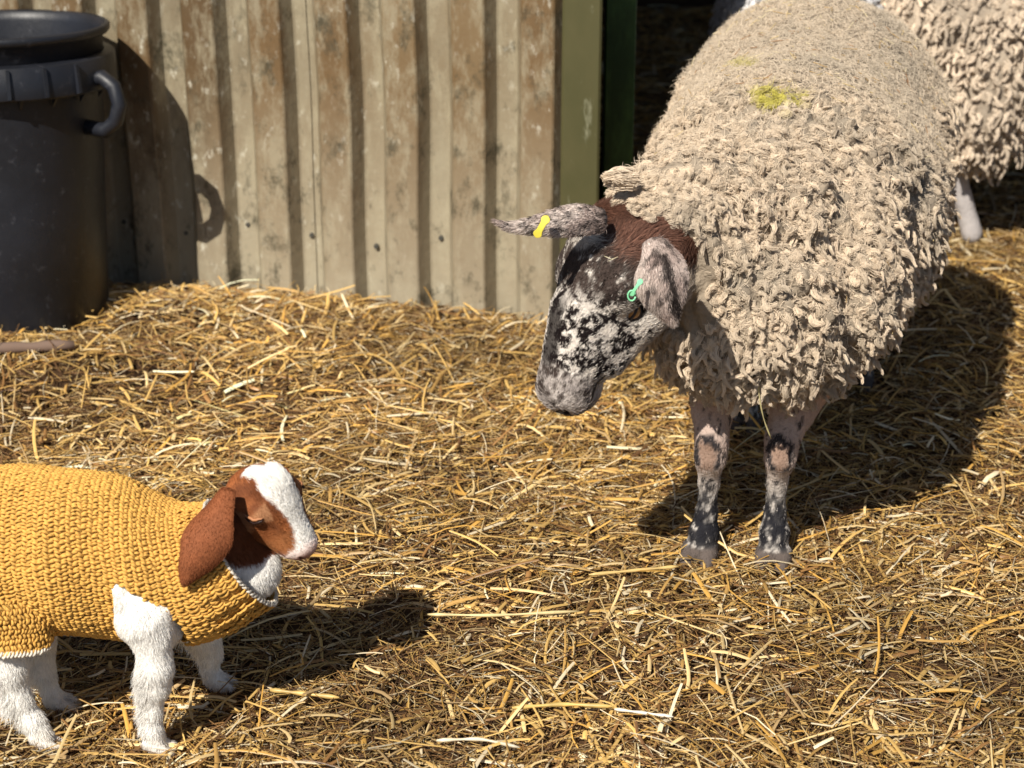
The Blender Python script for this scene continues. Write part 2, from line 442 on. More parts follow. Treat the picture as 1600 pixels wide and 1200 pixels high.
# ================================================================== BARN
WA = np.array([0.222, 4.66]); WD = nrm([-1.0, 0.215])                 # the wall runs from its free end away to the left
WN = np.array([-WD[1], WD[0]]); WN = -WN if WN[1] > 0 else WN           # towards the yard
if WN[1] > 0: WN = -WN
def wp(s, o, z): q = WA + WD * s + WN * o; return (q[0], q[1], z)
barn = empty('barn', (WA[0], WA[1], 0), 'barn with a weathered brown ribbed metal wall beside a dark open doorway', 'barn')
mw = mat('weathered_sheet', rough=0.55, spec=0.35)
b_ = mw.node_tree.nodes['Principled BSDF']; tc = nd(mw, 'ShaderNodeTexCoord'); OB = tc.outputs['Object']
def noise(m, sc_, det=5, rough=0.6, stretch=None, vec=None):
    n = nd(m, 'ShaderNodeTexNoise', Scale=sc_, Detail=float(det), Roughness=rough)
    v = vec
    if stretch:
        mp = nd(m, 'ShaderNodeMapping'); mp.inputs['Scale'].default_value = stretch; lk(m, vec, mp.inputs['Vector']); v = mp.outputs[0]
    lk(m, v, n.inputs['Vector']); return n.outputs['Fac']
def ramp(m, fac, stops):
    c = nd(m, 'ShaderNodeValToRGB'); el = c.color_ramp.elements
    while len(el) < len(stops): el.new(0.5)
    for e_, (p_, c_) in zip(el, stops): e_.position = p_; e_.color = (*c_, 1) if len(c_) == 3 else c_
    lk(m, fac, c.inputs[0]); return c.outputs['Color']
def mixn(m, fac, a, b):
    x = nd(m, 'ShaderNodeMix', data_type='RGBA')
    lk(m, fac, x.inputs[0]); lk(m, a, x.inputs[6]) if not isinstance(a, tuple) else setattr(x.inputs[6], 'default_value', (*a, 1))
    lk(m, b, x.inputs[7]) if not isinstance(b, tuple) else setattr(x.inputs[7], 'default_value', (*b, 1))
    return x.outputs[2]
def mth(m, op, a, b):
    x = nd(m, 'ShaderNodeMath', operation=op)
    for i_, v in ((0, a), (1, b)):
        if isinstance(v, (int, float)): x.inputs[i_].default_value = v
        else: lk(m, v, x.inputs[i_])
    x.use_clamp = True
    return x.outputs[0]
sep = nd(mw, 'ShaderNodeSeparateXYZ'); lk(mw, OB, sep.inputs[0])
paint = ramp(mw, noise(mw, 2.2, 4, 0.6, (1, 1, 0.35), OB), [(0.30, (0.070, 0.043, 0.019)), (0.52, (0.140, 0.087, 0.040)), (0.72, (0.19, 0.135, 0.072))])
lichen = ramp(mw, noise(mw, 11, 9, 0.78, (1.3, 1.3, 0.5), OB), [(0.47, (0, 0, 0)), (0.60, (1, 1, 1))])
tr = nd(mw, 'ShaderNodeAttribute', attribute_name='col')
trn = mth(mw, 'MULTIPLY', tr.outputs['Fac'], mth(mw, 'ADD', mth(mw, 'MULTIPLY', noise(mw, 7, 6, 0.7, (1, 1, 0.4), OB), 1.3), -0.05))
paint = mixn(mw, trn, paint, (0.26, 0.23, 0.16))
c1 = mixn(mw, mth(mw, 'MULTIPLY', lichen, 0.62), paint, (0.31, 0.275, 0.19))
hz = nd(mw, 'ShaderNodeMapRange'); lk(mw, sep.outputs[2], hz.inputs[0]); hz.inputs[1].default_value = 0.60; hz.inputs[2].default_value = -0.02
dn = noise(mw, 5, 7, 0.7, (1.5, 1.5, 0.5), OB)
dust = mth(mw, 'MULTIPLY', hz.outputs[0], mth(mw, 'ADD', mth(mw, 'MULTIPLY', dn, 2.2), -0.25))
c2 = mixn(mw, dust, c1, (0.35, 0.31, 0.225))
sp = ramp(mw, noise(mw, 42, 4, 0.65, (1, 1, 0.55), OB), [(0.585, (0, 0, 0)), (0.70, (1, 1, 1))])
wide = ramp(mw, noise(mw, 3.1, 3, 0.6, None, OB), [(0.40, (0.05, 0.05, 0.05)), (0.60, (1, 1, 1))])
c3 = mixn(mw, mth(mw, 'MULTIPLY', mth(mw, 'MULTIPLY', sp, wide), 0.7), c2, (0.62, 0.60, 0.50))
gr = ramp(mw, noise(mw, 13, 8, 0.78, (1, 1, 0.7), OB), [(0.53, (0, 0, 0)), (0.66, (1, 1, 1))])
c4 = mixn(mw, mth(mw, 'MULTIPLY', gr, 0.85), c3, (0.045, 0.040, 0.024))
lk(mw, c4, b_.inputs['Base Color'])
bp = nd(mw, 'ShaderNodeBump', Strength=0.5, Distance=0.004); lk(mw, noise(mw, 25, 6, 0.7, None, OB), bp.inputs['Height']); lk(mw, bp.outputs[0], b_.inputs['Normal'])
def ribbed(s0, s1, z0, z1, depth, off, phase, name, period=0.17):
    prof = []
    k = math.floor((s0 - phase) / period) - 1
    while phase + k * period < s1 + period:
        b = phase + k * period
        for ds, o in ((0.0, depth * 0.94), (0.004, depth), (0.074, depth), (0.079, depth * 0.93), (0.098, depth * 0.06), (0.104, 0.0), (0.144, 0.0), (0.150, depth * 0.06)): prof.append((b + ds, o))
        k += 1
    xs_, os_ = [a for a, b in prof], [b for a, b in prof]
    prof = [(s0, float(np.interp(s0, xs_, os_)))] + [(s, o) for s, o in prof if s0 + 0.004 < s < s1 - 0.004] + [(s1, float(np.interp(s1, xs_, os_)))]
    zs = np.linspace(z0, z1, 40); P = []
    for z in zs:
        for s, o in prof:
            q = np.array([[s, z, 0.0]])
            dent = 0.006 * float(vnoise(q, 0.22, 4)[0]) * (1.4 - min(z, 1.2))
            wig = 0.006 * float(vnoise(q, 0.35, 14)[0])
            P.append(wp(s + wig, off + o + dent, z))
    n_ = len(prof); nz = len(zs); F = []
    for j in range(nz - 1):
        for i in range(n_ - 1): F.append((j * n_ + i, j * n_ + i + 1, (j + 1) * n_ + i + 1, (j + 1) * n_ + i))
    mask = np.tile([1.0 if o < depth * 0.6 else 0.0 for s, o in prof], nz)[:, None] * np.ones((1, 3))
    o = mesh(name, P, F, mw, barn, smooth_=False, col=mask)
    md = o.modifiers.new('thick', 'SOLIDIFY'); md.thickness = 0.002; md.offset = 0
    return o
TOPZ = 2.6
PH = 0.115
ribbed(0.075, 0.78, -0.05, TOPZ, 0.046, 0.0, PH, 'wall_sheet')
ribbed(0.74, 1.64, -0.05, TOPZ, 0.046, 0.004, PH, 'wall_sheet')
ribbed(1.60, 2.6, -0.05, TOPZ, 0.046, 0.0, PH, 'wall_sheet')
ribbed(2.56, 4.2, -0.05, TOPZ, 0.046, 0.004, PH, 'wall_sheet')
def boxm(name, c, sx, sy, sz, m, parent, dx=None, bev=0.003):
    """box centred at c, x axis along dx"""
    dx = np.array([1.0, 0, 0]) if dx is None else nrm([dx[0], dx[1], 0]); dyv = np.array([-dx[1], dx[0], 0.0])
    P = [np.array(c) + dx * a * sx / 2 + dyv * b * sy / 2 + np.array([0, 0, 1]) * g * sz / 2 for g in (-1, 1) for b in (-1, 1) for a in (-1, 1)]
    F = [(0, 2, 3, 1), (4, 5, 7, 6), (0, 1, 5, 4), (2, 6, 7, 3), (0, 4, 6, 2), (1, 3, 7, 5)]
    o = mesh(name, P, F, m, parent, smooth_=False)
    if bev: md = o.modifiers.new('bevel', 'BEVEL'); md.width = bev; md.segments = 2
    return o
mf = mat('olive_flashing', rough=0.45, spec=0.4)
b_ = mf.node_tree.nodes['Principled BSDF']; tc = nd(mf, 'ShaderNodeTexCoord'); OB = tc.outputs['Object']
base = ramp(mf, noise(mf, 3, 6, 0.6, (1, 1, 0.5), OB), [(0.30, (0.042, 0.045, 0.016)), (0.65, (0.088, 0.078, 0.034))])
sc2 = ramp(mf, noise(mf, 30, 5, 0.7, (1, 1, 0.3), OB), [(0.60, (0, 0, 0)), (0.72, (1, 1, 1))])
lk(mf, mixn(mf, mth(mf, 'MULTIPLY', sc2, 0.4), base, (0.38, 0.38, 0.27)), b_.inputs['Base Color'])
Pf = []; prof = [(0.098, 0.040), (0.094, 0.056), (0.088, 0.060), (0.005, 0.060), (0.0, 0.055), (0.05, -0.06)]
for z in np.linspace(-0.05, TOPZ, 14):
    for s, o in prof: Pf.append(wp(s, o + 0.002 * math.sin(z * 5), z))
Ff = [(j * 6 + i, j * 6 + i + 1, (j + 1) * 6 + i + 1, (j + 1) * 6 + i) for j in range(13) for i in range(5)]
fl = mesh('corner_flashing', Pf, Ff, mf, barn, smooth_=False); md = fl.modifiers.new('thick', 'SOLIDIFY'); md.thickness = 0.002
fl['label'] = 'flat olive green metal trim closing the end of the ribbed wall'
mb = mat('zinc_bolt', (0.10, 0.10, 0.09), 0.5, 0.5, 0.6)
for k in range(1, 12):
    for z in (0.17 + 0.02 * math.sin(k * 2.1), 1.3):
        s = PH + k * 0.17 + 0.124
        a = np.linspace(0, 6.283, 7)[:-1]
        P = [wp(s + 0.007 * math.cos(t_), 0.001, z + 0.007 * math.sin(t_)) for t_ in a] + [wp(s + 0.006 * math.cos(t_), 0.009, z + 0.006 * math.sin(t_)) for t_ in a]
        F = [tuple(range(6)), tuple(range(11, 5, -1))] + [(i, (i + 1) % 6, (i + 1) % 6 + 6, i + 6) for i in range(6)]
        mesh('bolt', P, F, mb, barn, smooth_=False)
# door post in the shade behind the wall's end, green paint
mp_ = mat('green_post_paint', rough=0.5, spec=0.4)
b_ = mp_.node_tree.nodes['Principled BSDF']; tc = nd(mp_, 'ShaderNodeTexCoord')
lk(mp_, ramp(mp_, noise(mp_, 12, 6, 0.7, (1, 1, 0.3), tc.outputs['Object']), [(0.4, (0.018, 0.05, 0.012)), (0.62, (0.06, 0.13, 0.03)), (0.75, (0.16, 0.17, 0.10))]), b_.inputs['Base Color'])
boxm('door_post', (0.272, 4.95, TOPZ / 2 - 0.03), 0.075, 0.10, TOPZ, mp_, barn)
mtim = mat('shed_boards', rough=0.9, spec=0.1)
b_ = mtim.node_tree.nodes['Principled BSDF']; tc = nd(mtim, 'ShaderNodeTexCoord')
lk(mtim, ramp(mtim, noise(mtim, 6, 6, 0.7, (3, 3, 0.3), tc.outputs['Object']), [(0.3, (0.10, 0.065, 0.04)), (0.7, (0.26, 0.18, 0.115))]), b_.inputs['Base Color'])  # boards paled so they bounce more light into the interior
mroof = mat('roof_sheet', (0.12, 0.11, 0.10), 0.6, 0.3)
boxm('unseen_roof', (0.05, 8.6, TOPZ + 0.16), 8.0, 8.4, 0.06, mroof, barn, dx=(1, 0, 0))  # unseen, added with the walls below to keep the interior dark
boxm('unseen_rear_wall', (0.6, 12.6, 1.25), 9.2, 0.1, 2.75, mtim, barn)
boxm('unseen_side_wall', (-3.95, 8.9, 1.25), 0.1, 7.2, 2.75, mtim, barn)  # unseen too; the right side is left open to let skylight in
boxm('door_lintel', (2.13, 4.66, TOPZ + 0.02), 3.8, 0.1, 0.2, mtim, barn)
boxm('door_post', (3.95, 4.70, TOPZ / 2), 0.12, 0.12, TOPZ + 0.2, mp_, barn)

# ================================================================== BIN
BX, BY, BZ = -1.225, 4.59, -0.02
binr = empty('dustbin', (BX, BY, BZ), 'tall black plastic dustbin with a ribbed collar against the metal wall', 'dustbin')
mbn = mat('black_plastic', rough=0.42, spec=0.45)
b_ = mbn.node_tree.nodes['Principled BSDF']; tc = nd(mbn, 'ShaderNodeTexCoord'); OB = tc.outputs['Object']
bc = ramp(mbn, noise(mbn, 4, 5, 0.6, None, OB), [(0.35, (0.0060, 0.0068, 0.0095)), (0.7, (0.013, 0.015, 0.022))])
sm = ramp(mbn, noise(mbn, 26, 9, 0.8, None, OB), [(0.57, (0, 0, 0)), (0.72, (1, 1, 1))])
lk(mbn, mixn(mbn, mth(mbn, 'MULTIPLY', sm, 0.55), bc, (0.11, 0.11, 0.125)), b_.inputs['Base Color'])
rr = nd(mbn, 'ShaderNodeMapRange'); rr.inputs[3].default_value = 0.3; rr.inputs[4].default_value = 0.6; lk(mbn, noise(mbn, 15, 6, 0.7, None, OB), rr.inputs[0]); lk(mbn, rr.outputs[0], b_.inputs['Roughness'])
bp = nd(mbn, 'ShaderNodeBump', Strength=0.35, Distance=0.003); lk(mbn, noise(mbn, 30, 6, 0.7, None, OB), bp.inputs['Height']); lk(mbn, bp.outputs[0], b_.inputs['Normal'])
def lathe(name, prof, m, parent, c, seg=72, wob=0.0):
    P = []; 
    for r, z in prof:
        for k in range(seg):
            a = 2 * math.pi * k / seg; rr_ = r * (1 + wob * math.sin(3 * a + z * 7))
            P.append((c[0] + rr_ * math.cos(a), c[1] + rr_ * math.sin(a), c[2] + z))
    F = [(j * seg + i, j * seg + (i + 1) % seg, (j + 1) * seg + (i + 1) % seg, (j + 1) * seg + i) for j in range(len(prof) - 1) for i in range(seg)]
    o = mesh(name, P, F, m, parent); return o
BH = 0.768
lathe('bin_body', [(0.0, 0.02), (0.20, 0.02), (0.215, 0.0), (0.222, 0.01), (0.232, 0.35), (0.243, BH - 0.16), (0.249, BH - 0.12), (0.250, BH - 0.022), (0.262, BH - 0.018), (0.268, BH - 0.010), (0.268, BH), (0.262, BH + 0.005), (0.250, BH), (0.246, BH - 0.02), (0.240, BH - 0.10), (0.225, 0.30), (0.21, 0.035), (0.0, 0.03)], mbn, binr, (BX, BY, BZ), wob=0.004)
# projecting collar: top shelf, skirt and gussets
lathe('collar', [(0.2515, BH - 0.058), (0.272, BH - 0.060), (0.277, BH - 0.064), (0.281, BH - 0.132), (0.280, BH - 0.137), (0.276, BH - 0.135), (0.272, BH - 0.070), (0.2515, BH - 0.068)], mbn, binr, (BX, BY, BZ), wob=0.004)
for k in range(20):
    a = 2 * math.pi * (k + 0.35) / 20; c_, s_ = math.cos(a), math.sin(a); tx, ty = -s_ * 0.003, c_ * 0.003
    for r0, z0, r1, z1, r2, z2, r3, z3 in ((0.2535, -0.0705, 0.2705, -0.0715, 0.2745, -0.132, 0.251, -0.16),):
        P = []
        for r, z in ((r0, z0), (r1, z1), (r2, z2), (r3, z3)):
            P += [(BX + r * c_ + g * tx, BY + r * s_ + g * ty, BZ + BH + z) for g in (-1, 1)]
        mesh('gusset', P, [(0, 2, 4, 6), (1, 7, 5, 3), (0, 1, 3, 2), (2, 3, 5, 4), (4, 5, 7, 6), (6, 7, 1, 0)], mbn, binr, smooth_=False)
for a in (-2.05, -1.78, -1.25, -0.95, -0.65):                       # raised struts across the outside of the collar
    c_, s_ = math.cos(a), math.sin(a); tx, ty = -s_ * 0.004, c_ * 0.004; P = []
    for r, z in ((0.2735, -0.0635), (0.284, -0.0655), (0.292, -0.130), (0.2785, -0.134)):
        P += [(BX + r * c_ + g * tx, BY + r * s_ + g * ty, BZ + BH + z) for g in (-1, 1)]
    mesh('strut', P, [(0, 2, 4, 6), (1, 7, 5, 3), (0, 1, 3, 2), (2, 3, 5, 4), (4, 5, 7, 6), (6, 7, 1, 0)], mbn, binr, smooth_=False)
# handles: one towards the right of the yard, one opposite (a looped grip below the collar)
def tube(pts, rads, seg=10, closed=False):
    pts = np.array(pts, float); K = len(pts); P = []; rads = np.broadcast_to(rads, (K,))
    up = np.array([0, 0, 1.0])
    prev = None
    for k in range(K):
        d = nrm(pts[min(k + 1, K - 1)] - pts[max(k - 1, 0)])
        a = np.cross(d, up) if prev is None else prev - d * (prev @ d)
        if np.linalg.norm(a) < 1e-4: a = np.cross(d, [1, 0, 0])
        a = nrm(a); prev = a; b = np.cross(d, a)
        for i in range(seg):
            t_ = 6.28318 * i / seg; P.append(pts[k] + rads[k] * (math.cos(t_) * a + math.sin(t_) * b))
    F = [(j * seg + i, j * seg + (i + 1) % seg, (j + 1) * seg + (i + 1) % seg, (j + 1) * seg + i) for j in range(K - 1) for i in range(seg)]
    F += [tuple(range(seg - 1, -1, -1)), tuple(range((K - 1) * seg, K * seg))]
    return P, F
for ang in (-0.38, -0.38 + math.pi):
    c_, s_ = math.cos(ang), math.sin(ang); pts = []
    for r, z in ((0.250, -0.115), (0.290, -0.105), (0.320, -0.125), (0.332, -0.165), (0.320, -0.205), (0.290, -0.230), (0.235, -0.225)):
        pts.append((BX + r * c_, BY + r * s_, BZ + BH + z))
    P, F = tube(pts, 0.0185); mesh('handle', P, F, mbn, binr)
binr.rotation_euler = (R(-5), 0, 0)                                   # it leans back against the wall

# fallen stick lying in the straw on the left
mst = mat('bark_grey', (0.16, 0.11, 0.085), 0.9, 0.1)
a_ = at(-60, 612, 4.2); b2 = at(122, 600, 4.25)
pts = [a_ * (1 - t_) + b2 * t_ + np.array([0, 0, 0.004 * math.sin(t_ * 9)]) for t_ in np.linspace(0, 1, 9)]
for p_ in pts: p_[2] = gh(np.array(p_[0]), np.array(p_[1])) + 0.022
P, F = tube(pts, [0.013 + 0.002 * math.sin(k * 2.2) for k in range(9)], 9)
tag(mesh('stick', P, F, mst), 'grey brown stick half buried in straw at the left below the bin', 'stick')

# ================================================================== SHEEP (main)
WB = np.array([0.645, 0.53, 0.40])           # wool beige
def ear(name, ctr, widths, side, face, cup, colf, parent, thick=0.004, K=22, J=13, fur=None, fur_n=2500, curlx=0.0):
    """leaf shaped ear swept along ctr (list of points); side = width direction, face = outward side"""
    ctr = np.array(ctr, float); m = len(ctr); tt = np.linspace(0, m - 1, K)
    C = np.stack([np.interp(tt, np.arange(m), ctr[:, k]) for k in range(3)], -1)
    for _ in range(3): C[1:-1] = 0.25 * C[:-2] + 0.5 * C[1:-1] + 0.25 * C[2:]
    Wd = np.interp(tt, np.arange(m), widths)
    for _ in range(2): Wd[1:-1] = 0.25 * Wd[:-2] + 0.5 * Wd[1:-1] + 0.25 * Wd[2:]
    d = nrm(np.gradient(C, axis=0)); S = nrm(np.asarray(side) - (d @ np.asarray(side))[:, None] * d); Nn = np.cross(S, d)
    if (Nn @ np.asarray(face)).mean() < 0: Nn = -Nn
    u = np.linspace(-1, 1, J)
    P = []
    for sgn in (1, -1):
        for k in range(K):
            for uu in u:
                edge = (1 - uu * uu) ** 0.5
                P.append(C[k] + S[k] * uu * Wd[k] * 0.5 - Nn[k] * cup * Wd[k] * uu * uu + Nn[k] * sgn * thick * 0.5 * (0.15 + edge))
    P = np.array(P); off = K * J; F = []
    for k in range(K - 1):
        for j in range(J - 1):
            a = k * J + j
            F.append((a, a + 1, a + J + 1, a + J)); F.append((off + a, off + a + J, off + a + J + 1, off + a + 1))
    for k in range(K - 1):
        F.append((k * J, k * J + J, off + k * J + J, off + k * J)); a = k * J + J - 1; F.append((a, off + a, off + a + J, a + J))
    for j in range(J - 1):
        F.append((j, off + j, off + j + 1, j + 1)); a = (K - 1) * J + j; F.append((a, a + 1, off + a + 1, off + a))
    F = np.array(F)
    # orient outward
    V = vnormals(P, F)
    if ((V[:off] * np.repeat(Nn, J, 0)).sum(1)).mean() < 0: F = F[:, ::-1].copy(); V = -V
    col = colf(P)
    o = mesh(name, P, F, M_SKIN, parent, col=col)
    if fur:
        p, n, vi = sample(P, F, V, fur_n)
        comb = np.repeat(d, J, 0); comb = np.concatenate([comb, comb])[vi]
        short_fur('ear_fur', p, n, comb, fur[0], fur[1], colf(p + rng.normal(0, 0.002, p.shape)), M_FUR, o, lift=0.3)
    return o

sheep = empty('sheep', (0.52, 3.75, 0), 'big woolly ewe with a speckled black and white face and yellow and green ear tags', 'sheep')
HD = nrm([-0.275, -0.96]); HDv = np.array([HD[0], HD[1], 0])        # heading
RT = np.array([-HD[1], HD[0], 0])                                  # towards the image right (sheep's left)
FC = np.array([0.43, 3.35, 0.0])
def sp(s, r, z): return FC - HDv * s + RT * r + np.array([0, 0, z])   # s metres behind the forefeet, r to the image right
# head frame
aA = nrm(-0.33 * E_R - 0.93 * E_U + 0.16 * E_V)
fA = -0.62 * E_R + 0.25 * E_U + 0.74 * E_V; fA = nrm(fA - (fA @ aA) * aA)
HO = np.array([0.1570, 3.1850, 0.7600])                            # poll
HR = nrm(np.array([[0.6497, -0.7601, -0.0084], [-0.3789, -0.3142, -0.8705], [-0.659, -0.5688, 0.4921]]))   # rows: lateral (near side), axis, face
HM = HR * np.array([[1.16], [1.0], [1.16]]); aA = HR[1]; fA = HR[2]; lA = HR[0]; HMI = np.linalg.inv(HM)
def hw(p): return HO + np.asarray(p) @ HM
def hl(P): return (P - HO) @ HMI

# torso under the wool
T = Field((-0.05, 2.85, 0.10), (1.25, 4.85, 1.05), 0.0065)
T.cone(sp(0.10, -0.01, 0.60), 0.215, sp(0.42, -0.01, 0.59), 0.26, 0.05)
T.cone(sp(0.42, -0.01, 0.59), 0.26, sp(0.84, -0.01, 0.62), 0.272, 0.06)
T.ell(sp(0.90, -0.02, 0.63), (0.27, 0.24, 0.25), 0.08)
T.ell(sp(0.55, 0, 0.56), (0.285, 0.34, 0.22), 0.08, rot=np.stack([RT, HDv, [0, 0, 1]]))
T.ell(sp(-0.02, -0.01, 0.53), (0.15, 0.14, 0.14), 0.08)                       # brisket
T.ell(sp(0.16, 0.13, 0.54), (0.10, 0.15, 0.15), 0.07); T.ell(sp(0.16, -0.13, 0.54), (0.11, 0.15, 0.15), 0.07)   # shoulders
T.ell(sp(0.82, 0.13, 0.45), (0.12, 0.18, 0.2), 0.07); T.ell(sp(0.82, -0.13, 0.45), (0.12, 0.18, 0.2), 0.07)   # thighs
T.cone(sp(0.16, 0, 0.63), 0.165, hw((0.0, -0.010, -0.100)) + np.array([0.065, 0.06, -0.005]), 0.104, 0.07)            # neck
T.cone(sp(0.05, 0, 0.50), 0.14, hw((0.02, 0.00, -0.15)) + np.array([0.06, 0.07, -0.02]), 0.10, 0.08)
TP, TF = T.mesh(); TP = smooth(TP, TF, 2); TN = vnormals(TP, TF)
# wool relief: broad folds, then clumps
def sheep_s(P): return -((P - FC) @ HDv)
def matted(P, N):
    """1 on the felted back, 0 on the clumpy neck, shoulders and flanks"""
    s = sheep_s(P); return sstep(0.30, 0.50, s + 0.07 * fbm(P, 0.15, 2) + 0.2 * (N[:, 2] - 0.6)) * sstep(0.25, 0.62, N[:, 2])
mt = matted(TP, TN)
fold = np.stack([(TP @ HDv) * 1.0, TP @ RT * 0.45, TP[:, 2] * 0.40], -1)
tall = TP * np.array([1, 1, 0.62])
crease = np.abs(fbm(fold, 0.13, 15, 2))
lump = 0.6 + 0.8 * sstep(-0.4, 0.5, fbm(TP, 0.16, 44))
dsp = 0.014 * fbm(fold, 0.09, 5) - (1 - mt) * 0.030 * sstep(0.16, 0.0, crease) + (1 - mt) * lump * (0.036 * (0.75 - worley(tall, 0.036, 3)) + 0.010 * (0.7 - worley(TP, 0.018, 13))) + mt * 0.004 * fbm(TP, 0.035, 9)
TPd = TP + TN * dsp[:, None]; TNd = vnormals(TPd, TF)
def wool_col(P, N, seed=0):
    m = matted(P, N)
    c = mixc(WB, np.array([0.56, 0.475, 0.37]), 0.8 * m)
    g = sstep(0.0, 0.6, fbm(P, 0.12, 40 + seed)); c = mixc(c, np.array([0.40, 0.35, 0.28]), 0.45 * g)
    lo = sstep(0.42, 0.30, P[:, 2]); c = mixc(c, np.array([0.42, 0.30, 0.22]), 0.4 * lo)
    return c

# legs
Lg = Field((0.15, 3.15, -0.03), (1.10, 4.55, 0.62), 0.0055)
def hoof_pair(Fd, c, d, r, k=0.006):
    """cloven foot: two claws side by side, toes along d"""
    d = nrm([d[0], d[1], 0]); sdv_ = np.array([-d[1], d[0], 0])
    for s_ in (-1, 1):
        b = np.array(c) + sdv_ * s_ * r * 0.64
        Fd.cone(b + np.array([0, 0, 0.026]), r * 0.52, b + d * 0.028 + np.array([0, 0, 0.013]), r * 0.42, 0.002)
        Fd.cone(b - d * 0.012 + np.array([0, 0, 0.03]), r * 0.48, b + d * 0.012 + np.array([0, 0, 0.012]), r * 0.48, 0.002)
def leg(Fd, pts, toe, foot, r):
    Fd.chain([(np.array(p), rr_) for p, rr_ in pts], 0.012)
    hoof_pair(Fd, foot, toe, r)
fl_ = at(1092, 872, 3.37); fr_ = at(1207, 872, 3.36)
GL = [gh(np.array(p[0]), np.array(p[1])) for p in (fl_, fr_)]
leg(Lg, [(at(1118, 560, 3.42), 0.062), (at(1113, 640, 3.40), 0.038), (at(1112, 688, 3.375), 0.030), (at(1110, 715, 3.37), 0.028), (at(1108, 752, 3.385), 0.0185), (at(1104, 800, 3.39), 0.0190), (at(1100, 832, 3.385), 0.027), (at(1094, 862, 3.37), 0.026)], HDv, (fl_[0], 3.365, GL[0] - 0.002), 0.031)
leg(Lg, [(at(1270, 560, 3.45), 0.075), (at(1240, 635, 3.40), 0.043), (at(1222, 688, 3.37), 0.031), (at(1219, 715, 3.36), 0.028), (at(1214, 752, 3.38), 0.0185), (at(1211, 800, 3.385), 0.0190), (at(1210, 832, 3.375), 0.027), (at(1208, 862, 3.36), 0.026)], HDv, (fr_[0], 3.352, GL[1] - 0.002), 0.031)
for px_, py_, rr_ in ((1163, 676, -0.13), (1340, 606, 0.13)):
    ft = at(px_, py_, 3.98 if px_ < 1200 else 4.22); gz = gh(np.array(ft[0]), np.array(ft[1]))
    hk = np.array([ft[0], ft[1], gz]) - HDv * 0.10 + np.array([0, 0, 0.26])
    th_ = sp(0.72, rr_, 0.42)
    leg(Lg, [(th_, 0.085), (hk * 0.45 + th_ * 0.55 + HDv * 0.02, 0.055), (hk, 0.032), (np.array([ft[0], ft[1], gz + 0.09]) - HDv * 0.03, 0.023), (np.array([ft[0], ft[1], gz + 0.05]), 0.027)], HDv, (ft[0], ft[1], gz), 0.031)
LP, LF = Lg.mesh(); LP = smooth(LP, LF, 1, 0.4); LN = vnormals(LP, LF)
def leg_col(P):
    gz = gh(P[:, 0], P[:, 1]); h = P[:, 2] - gz
    pink = np.array([0.46, 0.355, 0.305]); blk = np.array([0.016, 0.016, 0.02]); gry = np.array([0.52, 0.48, 0.44])
    front = P[:, 1] < 3.7
    nz = fbm(P * np.array([1, 1, 0.6]), 0.010, 12, 3)
    c = mixc(pink, gry, sstep(0.26, 0.12, h))
    c = mixc(c, np.array([0.50, 0.30, 0.20]), sstep(0.29, 0.36, h) * 0.8)
    spk = sstep(0.16, 0.34, nz + 0.25 * sstep(0.22, 0.05, h) - 0.12 * sstep(0.2, 0.3, h)); c = mixc(c, blk, spk * 0.92)
    lowb = sstep(0.165, 0.12, h + 0.035 * nz) * sstep(0.038, 0.055, h + 0.006 * nz); c = mixc(c, blk, lowb * sstep(-0.28, 0.02, nz + 0.12 + 0.8 * (0.09 - h)) * 0.95)
    # a black ring round a bare tan knee patch on the front of each foreleg
    for px_ in (1106, 1220):
        k0 = at(px_, 712, 3.335)
        dx_ = (P[:, 0] - k0[0]) / 0.020; dz_ = (P[:, 2] - k0[2]) / 0.032
        rr2 = np.sqrt(dx_ ** 2 + (dz_ * np.where(dz_ < 0, 0.75, 1.1)) ** 2) + 0.42 * nz + 0.25 * fbm(P, 0.03, 15)
        fr = (P[:, 1] < 3.385)
        c = mixc(c, np.array([0.26, 0.17, 0.125]), sstep(0.85, 0.6, rr2) * fr * 0.9)
        c = mixc(c, blk, sstep(0.68, 0.80, rr2) * sstep(1.30, 1.08, rr2) * sstep(-1.2, -0.9, dz_) * fr * 0.95)
    hf = sstep(0.042, 0.034, h + 0.004 * nz); c = mixc(c, np.array([0.105, 0.085, 0.075]), hf)
    return c

# head
H = Field((-0.13, -0.10, -0.27), (0.13, 0.39, 0.07), 0.0034)
H.ell((0, 0.055, -0.068), (0.066, 0.085, 0.068), 0.02)
for s_ in (-1, 1):
    H.ell((s_ * 0.054, 0.100, -0.044), (0.029, 0.044, 0.030), 0.02)                 # brow over each eye
    H.cone((s_ * 0.040, 0.08, -0.115), 0.048, (s_ * 0.022, 0.23, -0.10), 0.028, 0.03)   # cheeks and jaw
    H.ell((s_ * 0.050, 0.125, -0.103), (0.020, 0.040, 0.03), 0.03)
H.cone((0, 0.09, -0.055), 0.062, (0, 0.21, -0.058), 0.045, 0.03)
H.cone((0, 0.20, -0.056), 0.046, (0, 0.300, -0.062), 0.040, 0.03)
H.cone((0, 0.07, -0.028), 0.042, (0, 0.17, -0.022), 0.030, 0.03)                     # forehead to bridge
H.cone((0, 0.17, -0.024), 0.030, (0, 0.285, -0.040), 0.024, 0.025)
H.ell((0, 0.312, -0.066), (0.039, 0.028, 0.033), 0.02)                               # nose and upper lip
H.ell((0, 0.290, -0.101), (0.031, 0.038, 0.019), 0.012)                              # lower lip
H.cone((0, 0.02, -0.095), 0.078, (0.01, -0.08, -0.14), 0.078, 0.05)                     # throat and neck stump
